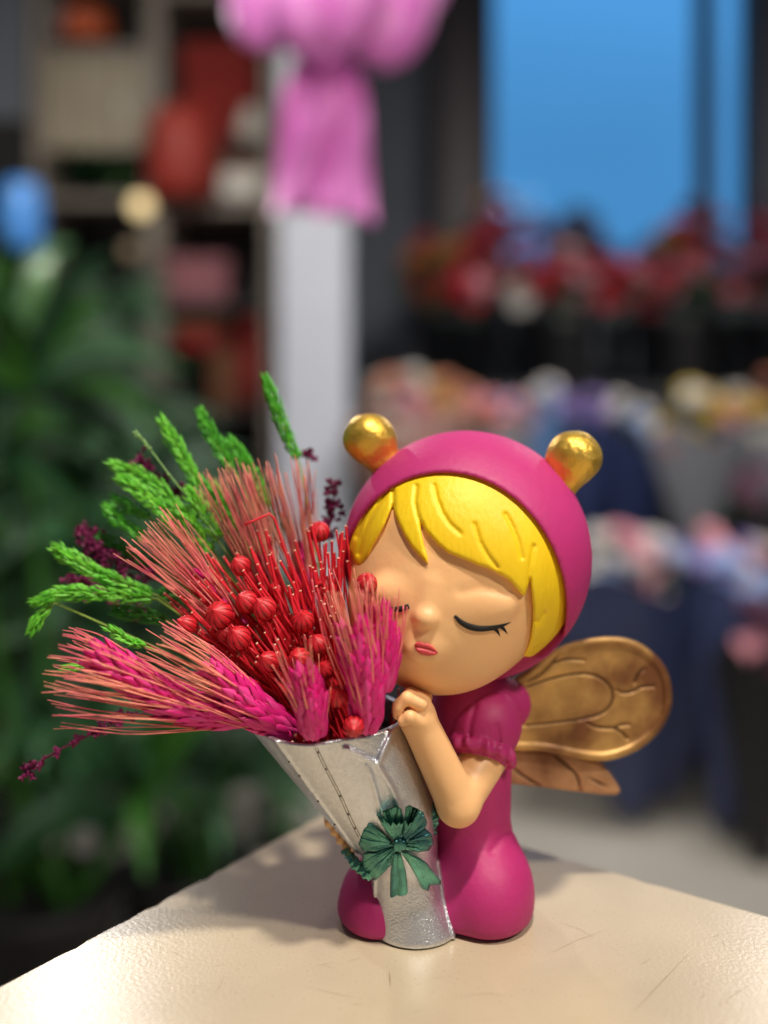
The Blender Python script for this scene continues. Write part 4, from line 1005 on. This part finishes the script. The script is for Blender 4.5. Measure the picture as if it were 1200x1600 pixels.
# ---- plants at the left
def leaf_blade(base, tip, wd, sag, k=10, fold=.25):
    a, b = np.array(base, float), np.array(tip, float); m_ = (a+b)/2+np.array([0, 0, sag]); C = bez([a, m_, b], k); T = np.gradient(C, axis=0); V = []; F = []
    for i in range(k):
        t = unit(T[i]); s_ = unit(np.cross(t, [.15, -1, .3])); up_ = np.cross(s_, t); w_ = wd*math.sin(math.pi*(.06+.94*(i/(k-1)))**.8)+.001
        V += [C[i]-s_*w_+up_*w_*fold, C[i], C[i]+s_*w_+up_*w_*fold]
    for i in range(k-1):
        for j in (0, 1): F.append((3*i+j, 3*i+j+1, 3*i+4+j, 3*i+3+j))
    V = np.array(V); n_ = len(V); return np.vstack([V, V+np.array([0, .0015, -.001])]), F+[tuple(n_+i for i in f[::-1]) for f in F]
def plant(u, v, Y, rpx, leaves, label, mats, sd, zfloor=FZ, name='potted_plant'):
    rnd = random.Random(sd); c = at(u, v, Y); r_ = rpx/1500*Y; t0 = thing(name, (c[0], c[1], zfloor), label, 'plant'); h_ = c[2]-zfloor
    mb_ = MB(); mb_.lathe([(.001, .002), (r_*.72, .002), (r_*.95, h_*.9), (r_, h_*.9), (r_, h_), (r_*.9, h_), (r_*.9, h_*.94), (.001, h_*.94)], (c[0], c[1], zfloor), 22); part('pot', mb_.verts(), mb_.F, M_pot, t0)
    for (du, dv, dy, w_, sg) in leaves:
        b0 = c+np.array([rnd.uniform(-.4, .4)*r_, rnd.uniform(-.4, .4)*r_, -.03]); tp = at(du, dv, Y+dy)
        part('leaf', *leaf_blade(b0, tp, w_/1500*Y, sg), rnd.choice(mats), t0)
rnd = random.Random(21)
def cane_plant(u, v, Y, rpx, canes, label, mats, sd, zfloor=FZ, lpx=150, wpx=24, nl=16):
    """canes with rosettes of arching leaves; canes are the pixel places of the rosettes"""
    rnd = random.Random(sd); c = at(u, v, Y); r_ = rpx/1500*Y; t0 = thing('potted_plant', (c[0], c[1], zfloor), label, 'plant'); h_ = c[2]-zfloor
    mb_ = MB(); mb_.lathe([(.001, .002), (r_*.72, .002), (r_*.95, h_*.9), (r_, h_*.9), (r_, h_), (r_*.9, h_), (r_*.9, h_*.94), (.001, h_*.94)], (c[0], c[1], zfloor), 22); part('pot', mb_.verts(), mb_.F, M_pot, t0)
    for (cu, cv) in canes:
        dy = rnd.uniform(-.2, .25); top = at(cu, cv, Y+dy); b0 = c+np.array([rnd.uniform(-.4, .4)*r_, rnd.uniform(-.4, .4)*r_, -.02])
        mb_ = MB(); mb_.tube(bez([b0, (b0+top)/2+np.array([rnd.uniform(-.03, .03), 0, 0]), top], 8), np.linspace(.012, .008, 8), 6); part('stem', mb_.verts(), mb_.F, M_leaf[2], t0)
        for k in range(nl):
            a = 2*math.pi*(k*.381966)+rnd.uniform(-.3, .3); el = rnd.uniform(-.35, 1.0); L_ = lpx/1500*Y*rnd.uniform(.7, 1.2); s0 = top-np.array([0, 0, rnd.uniform(0, .25)*L_])
            d = np.array([math.cos(a)*math.cos(el), math.sin(a)*math.cos(el), math.sin(el)]); tp = s0+d*L_-np.array([0, 0, L_*.28*math.cos(el)])
            part('leaf', *leaf_blade(s0, tp, wpx/1500*Y*rnd.uniform(.7, 1.2), L_*.16, 8), rnd.choice(mats), t0)
D, Mi, B, G = M_leaf
cane_plant(70, 1385, 1.75, 120, [(40, 560), (-60, 700), (120, 760), (20, 900), (190, 960), (90, 1120), (-30, 1180), (210, 1210)], 'large dark leafy plant in a dark pot at the far left', [D, D, Mi, Mi, B], 1, lpx=235, wpx=17, nl=17)
cane_plant(290, 1345, 2.0, 110, [(230, 760), (330, 900), (150, 880), (390, 1020), (270, 1060), (340, 1190), (190, 1190)], 'dark leafy plant in a dark pot behind the table corner', [D, D, Mi, Mi, G], 2, lpx=200, wpx=15, nl=17)
cane_plant(440, 1330, 2.5, 80, [(410, 1060), (470, 1130), (420, 1200)], 'low dark plant behind the silver wrap', [D, Mi], 3, lpx=110, wpx=20, nl=10)
cane_plant(-40, 1300, 2.4, 110, [(20, 480), (-70, 420), (60, 640), (-20, 760), (90, 900)], 'tall dark plant half out of frame at the left edge', [D, Mi, B], 4, lpx=190, wpx=16, nl=12)
cane_plant(175, 300, SY+.08, 26, [(170, 235), (195, 262)], 'small trailing plant on the shelf beside the bright bulb', [D, Mi], 5, zfloor=Zv(304, SY), lpx=75, wpx=16, nl=12)
cane_plant(250, 1150, 2.8, 80, [(180, 470), (130, 560), (205, 640), (280, 720), (140, 740), (340, 800)], 'tall dark plant with thin leaves in front of the shelf unit', [D, D, Mi, G], 6, lpx=125, wpx=17, nl=12)

# ---- flower display at the right
M_stand = mat('charcoal_stand', '#22242a', .7, col2='#1b1d22', nscale=7)
std = thing('display_stand', (X(900, 3.3), 3.3, FZ), 'dark stepped display stand carrying rows of flowers under the window', 'stand')
for k, (u0, u1, v_, Y0, Y1) in enumerate(((585, 1330, 604, 3.55, 3.95), (570, 1330, 880, 3.0, 3.54))):
    mb_ = MB(); zt = Zv(v_, Y0); mb_.box(((X(u0, Y0)+X(u1, Y0))/2, (Y0+Y1)/2, (zt+FZ)/2+.001), (X(u1, Y0)-X(u0, Y0), Y1-Y0, zt-FZ-.002)); part('step', mb_.verts(), mb_.F, M_stand, std, smooth=False)
def blossom_mesh(m):
    V = []; F = []
    for ring_, (n_, r0, r1, z0_, z1_) in enumerate(((6, .15, 1.0, -.2, .15), (5, .1, .72, -.05, .42), (4, .05, .42, .1, .62))):
        for j in range(n_):
            t = 2*math.pi*j/n_+ring_*.5; b = len(V); h_ = math.pi/n_*1.15
            V += [(r0*math.cos(t), r0*math.sin(t), z0_), (r1*.75*math.cos(t-h_), r1*.75*math.sin(t-h_), z1_*.7), (r1*math.cos(t), r1*math.sin(t), z1_), (r1*.75*math.cos(t+h_), r1*.75*math.sin(t+h_), z1_*.7)]
            F.append((b, b+1, b+2, b+3))
    return new_mesh('blossom', V, F, m, smooth=False)
FC = {k: blossom_mesh(mat('petal_'+k, c, .6, col2=c2, nscale=30)) for k, c, c2 in (('red', '#b8142f', '#960e22'), ('white', '#d8d4cf', '#c4c0ba'), ('pink', '#e0a3ad', '#cf8c98'), ('peach', '#d99a7c', '#c98566'), ('lilac', '#9d86c4', '#846db0'),
   ('yellow', '#c9b23a', '#b09a2a'), ('blue', '#9fb6dc', '#8aa3cc'), ('coral', '#d0604a', '#b84c38'), ('mauve', '#6d3f55', '#583044'), ('gold', '#a87a3c', '#8c6430'))}
PAP = {k: mat('paper_'+k, c, .55, col2=c2, nscale=12) for k, c, c2 in (('navy', '#22305c', '#1a2648'), ('slate', '#3c466e', '#313a5e'), ('blue', '#5a7fb0', '#4a6ea0'), ('peach', '#b08a80', '#a07a70'), ('black', '#14141a', '#101014'), ('grey', '#7c7e84', '#6c6e74'), ('white', '#b9bcc4', '#a9acb4'))}
bglf = mat('bunch_leaf', '#2c4a30', .6, col2='#1f3a24', nscale=20)
lfV, lfF = leaf_blade((0, 0, 0), (0, .25, 1), .28, 0, 6); LFM = new_mesh('leaf', lfV, lfF, bglf)
def bunch(u, v, Y, wpx, hpx, cols, n, rb, label, sd, paper=None, vbot=None, name='bouquet', bucket=None, group=None, brow=None, ubot=None):
    """blossoms in an ellipse around (u, v); wrapped in a paper cone down to vbot, or standing in a bucket"""
    rnd = random.Random(sd); c = at(u, v, Y); k_ = Y/1500; cb_ = at(ubot or u, vbot, Y)
    t0 = thing(name, cb_, label, 'bouquet' if not bucket else 'flowers', group); r0 = np.array(t0.location)
    for i in range(n):
        for _ in range(9):
            d = np.array([rnd.uniform(-1, 1), rnd.uniform(-1, .6), rnd.uniform(-1, 1)])
            if d@d < 1: break
        pos = c+d*np.array([wpx*1.12*k_, min(wpx, 80)*k_*.8, hpx*1.25*k_]); dr = unit(np.array([d[0]*.6, -.55, .5+d[2]*.4]))
        inst('blossom', FC[rnd.choice(cols)], t0, frame_mat(pos-r0, dr, np.array([.1, .2, 1.0]), rb*k_*rnd.uniform(.8, 1.2), rb*k_*rnd.uniform(.85, 1.2)))
    for i in range(max(5, n//2)):
        a = rnd.uniform(0, 6.28); d = np.array([math.cos(a), math.sin(a)*.6, -.2]); pos = c+d*np.array([wpx*.75*k_, wpx*.5*k_, hpx*k_])-np.array([0, 0, hpx*k_*.6])
        inst('leaf', LFM, t0, frame_mat(pos-r0, unit(np.array([d[0]*.7, d[1]*.6, .6])), np.array([.1, -1, .1]), rb*2.0*k_, rb*2.0*k_))
    mt = MB()
    for i in range(8):
        a = rnd.uniform(0, 6.28); mt.tube(np.array([cb_+np.array([0, 0, .02]), c+np.array([math.cos(a)*wpx*.6*k_, math.sin(a)*wpx*.3*k_, -hpx*.4*k_])]), .004, 4)
    part('stems', mt.verts(), mt.F, bglf, t0, kind='stuff')
    if paper:
        n_ = 40; V = []; top = c[2]-hpx*.25*k_
        for lev in range(9):
            f_ = lev/8; rr = (.16+.86*f_**.9)*wpx*k_*1.30; zc2 = cb_[2]+(top-cb_[2])*f_; xx = cb_[0]+(c[0]-cb_[0])*f_
            for j in range(n_):
                t = 2*math.pi*j/n_; w_ = 1+.10*f_*math.sin(5*t+sd)+.04*math.sin(11*t+sd*2)
                V.append((xx+rr*w_*math.cos(t), Y+rr*.8*w_*math.sin(t), zc2+f_*hpx*.35*k_*math.sin(4*t+sd)))
        F = [(i*n_+j, i*n_+(j+1) % n_, (i+1)*n_+(j+1) % n_, (i+1)*n_+j) for i in range(8) for j in range(n_)]
        part('wrapping_paper', V, F, PAP[paper], t0)
    if bucket:
        z1 = Zv(brow, Y); h_ = z1-cb_[2]; r_ = wpx*.62*k_; mt = MB()
        mt.lathe([(.001, .001), (r_*.75, .001), (r_, h_), (r_*1.06, h_), (r_*1.06, h_+.01), (r_*.95, h_+.01), (r_*.9, h_*.8), (.001, h_*.8)], cb_, 20); part('bucket', mt.verts(), mt.F, bucket, t0)
# back row: red flowers in buckets
YA = 3.68
rowA = [(690, 415, 62, 45, ('red', 'red', 'gold'), 15, 'red flower bunch in a dark bucket at the left end of the back row', M_dbucket, 500), (760, 345, 34, 40, ('red', 'gold', 'mauve'), 9, 'tall thin bunch of dull red flowers against the window edge', M_dbucket, 470),
 (838, 405, 60, 55, ('red', 'white', 'mauve', 'red'), 16, 'red and white flower bunch below the window', M_dbucket, 495), (905, 400, 40, 42, ('red', 'mauve'), 9, 'small dark red flower bunch in a pale zinc bucket', M_gray, 470),
 (1018, 435, 44, 34, ('red',), 10, 'pure red flower bunch standing alone before the window', M_dbucket, 500), (1085, 365, 46, 42, ('red', 'mauve', 'gold'), 11, 'dark red flower bunch in a pale zinc bucket right of the window', M_gray, 480),
 (1140, 430, 44, 40, ('red', 'pink', 'mauve'), 11, 'red and pink flower bunch right of the window mullion', M_dbucket, 500), (1200, 400, 46, 70, ('red', 'red', 'mauve'), 13, 'red flower bunch cut by the right edge of the picture', M_dbucket, 500)]
for k, (u, v, w_, h_, cols, n_, lb, bk, br) in enumerate(rowA):
    bunch(u, v+4, YA+(.12 if k in (1, 3, 5) else 0)*1.0, w_*1.12, h_*1.1, cols, int(n_*1.5), 21, lb, 60+k, vbot=602 if k not in (1, 3, 5) else 600, name='flower_bunch', bucket=bk, group='red flowers in buckets on the top step', brow=br)
# middle row
YB = 3.1
rowB = [(628, 640, 62, 52, ('pink', 'pink', 'white', 'peach'), 18, 'peach', 'pink and peach bouquet left of the left antenna', 880), (705, 632, 40, 36, ('yellow', 'peach', 'peach'), 11, 'peach', 'peach bouquet with a yellow top, in the middle row', 880),
 (780, 650, 44, 44, ('peach', 'coral', 'pink'), 13, 'grey', 'coral and peach bouquet behind the top of the hood', 880), (845, 650, 48, 44, ('white', 'blue', 'blue'), 14, 'blue', 'white and pale blue bouquet behind the right antenna', 880),
 (912, 645, 34, 36, ('lilac',), 9, 'navy', 'lilac bouquet right of the pale blue bouquet', 880), (985, 680, 60, 56, ('white', 'white', 'yellow', 'blue'), 19, 'navy', 'white bouquet in dark navy paper right of the antenna', 885),
 (1090, 660, 56, 54, ('white', 'yellow', 'pink', 'coral'), 18, 'grey', 'mixed white and yellow bouquet in grey paper', 885), (1180, 655, 50, 60, ('yellow', 'coral', 'white', 'peach'), 16, 'grey', 'yellow and coral bouquet at the right edge of the middle row', 885)]
for k, (u, v, w_, h_, cols, n_, pp, lb, vb) in enumerate(rowB): bunch(u, v, YB+(k % 2)*.1, w_, h_, cols, n_, 19, lb, 80+k, paper=pp, vbot=vb-6, group='wrapped bouquets on the middle step')
# front row, standing in tall paper on the floor
YC = 2.55
zfl = 650+(CZ-FZ)*1500/YC
bunch(968, 885, YC, 96, 50, ('white', 'white', 'blue', 'pink'), 28, 22, 'white and pale blue bouquet in navy paper, left one of the front row', 91, paper='slate', vbot=zfl-30, ubot=985, group='wrapped bouquets on the floor')
bunch(1110, 880, YC+.1, 90, 50, ('pink', 'pink', 'lilac', 'white'), 26, 22, 'pink and lilac bouquet in navy paper, middle one of the front row', 92, paper='slate', vbot=zfl-60, ubot=1030, group='wrapped bouquets on the floor')
bunch(1172, 905, YC-.05, 62, 44, ('blue', 'white', 'blue'), 14, 20, 'pale blue bouquet in slate paper at the right of the front row', 93, paper='slate', vbot=zfl-14, ubot=1130, group='wrapped bouquets on the floor')
bunch(1200, 1000, YC-.2, 60, 60, ('mauve', 'mauve', 'pink'), 14, 22, 'dark mauve bouquet in black paper at the right edge', 94, paper='black', vbot=650+(CZ-FZ)*1500/(YC-.2)-8, ubot=1190, group='wrapped bouquets on the floor')
bunch(1190, 775, 2.75, 34, 44, ('mauve', 'mauve'), 9, 20, 'dark mauve bouquet above the pale blue one at the right edge', 95, paper='black', vbot=650+(CZ-FZ)*1500/2.75-8, group='wrapped bouquets on the floor')

for k, (u, v, w_, h_, lb) in enumerate(((735, 425, 46, 34, 'low red flower bunch between the left end bunch and the red and white bunch'), (885, 432, 42, 32, 'low red flower bunch in front of the small dark red bunch in the pale bucket'), (962, 442, 38, 30, 'low red flower bunch left of the pure red bunch before the window'), (1068, 436, 40, 32, 'low red flower bunch right of the pure red bunch before the window'))):
    bunch(u, v, 3.58, w_, h_, ('red', 'red', 'red', 'pink'), 15, 20, lb, 120+k, vbot=601, name='flower_bunch', bucket=M_gray if k % 2 else M_dbucket, group='red flowers in buckets on the top step', brow=505)
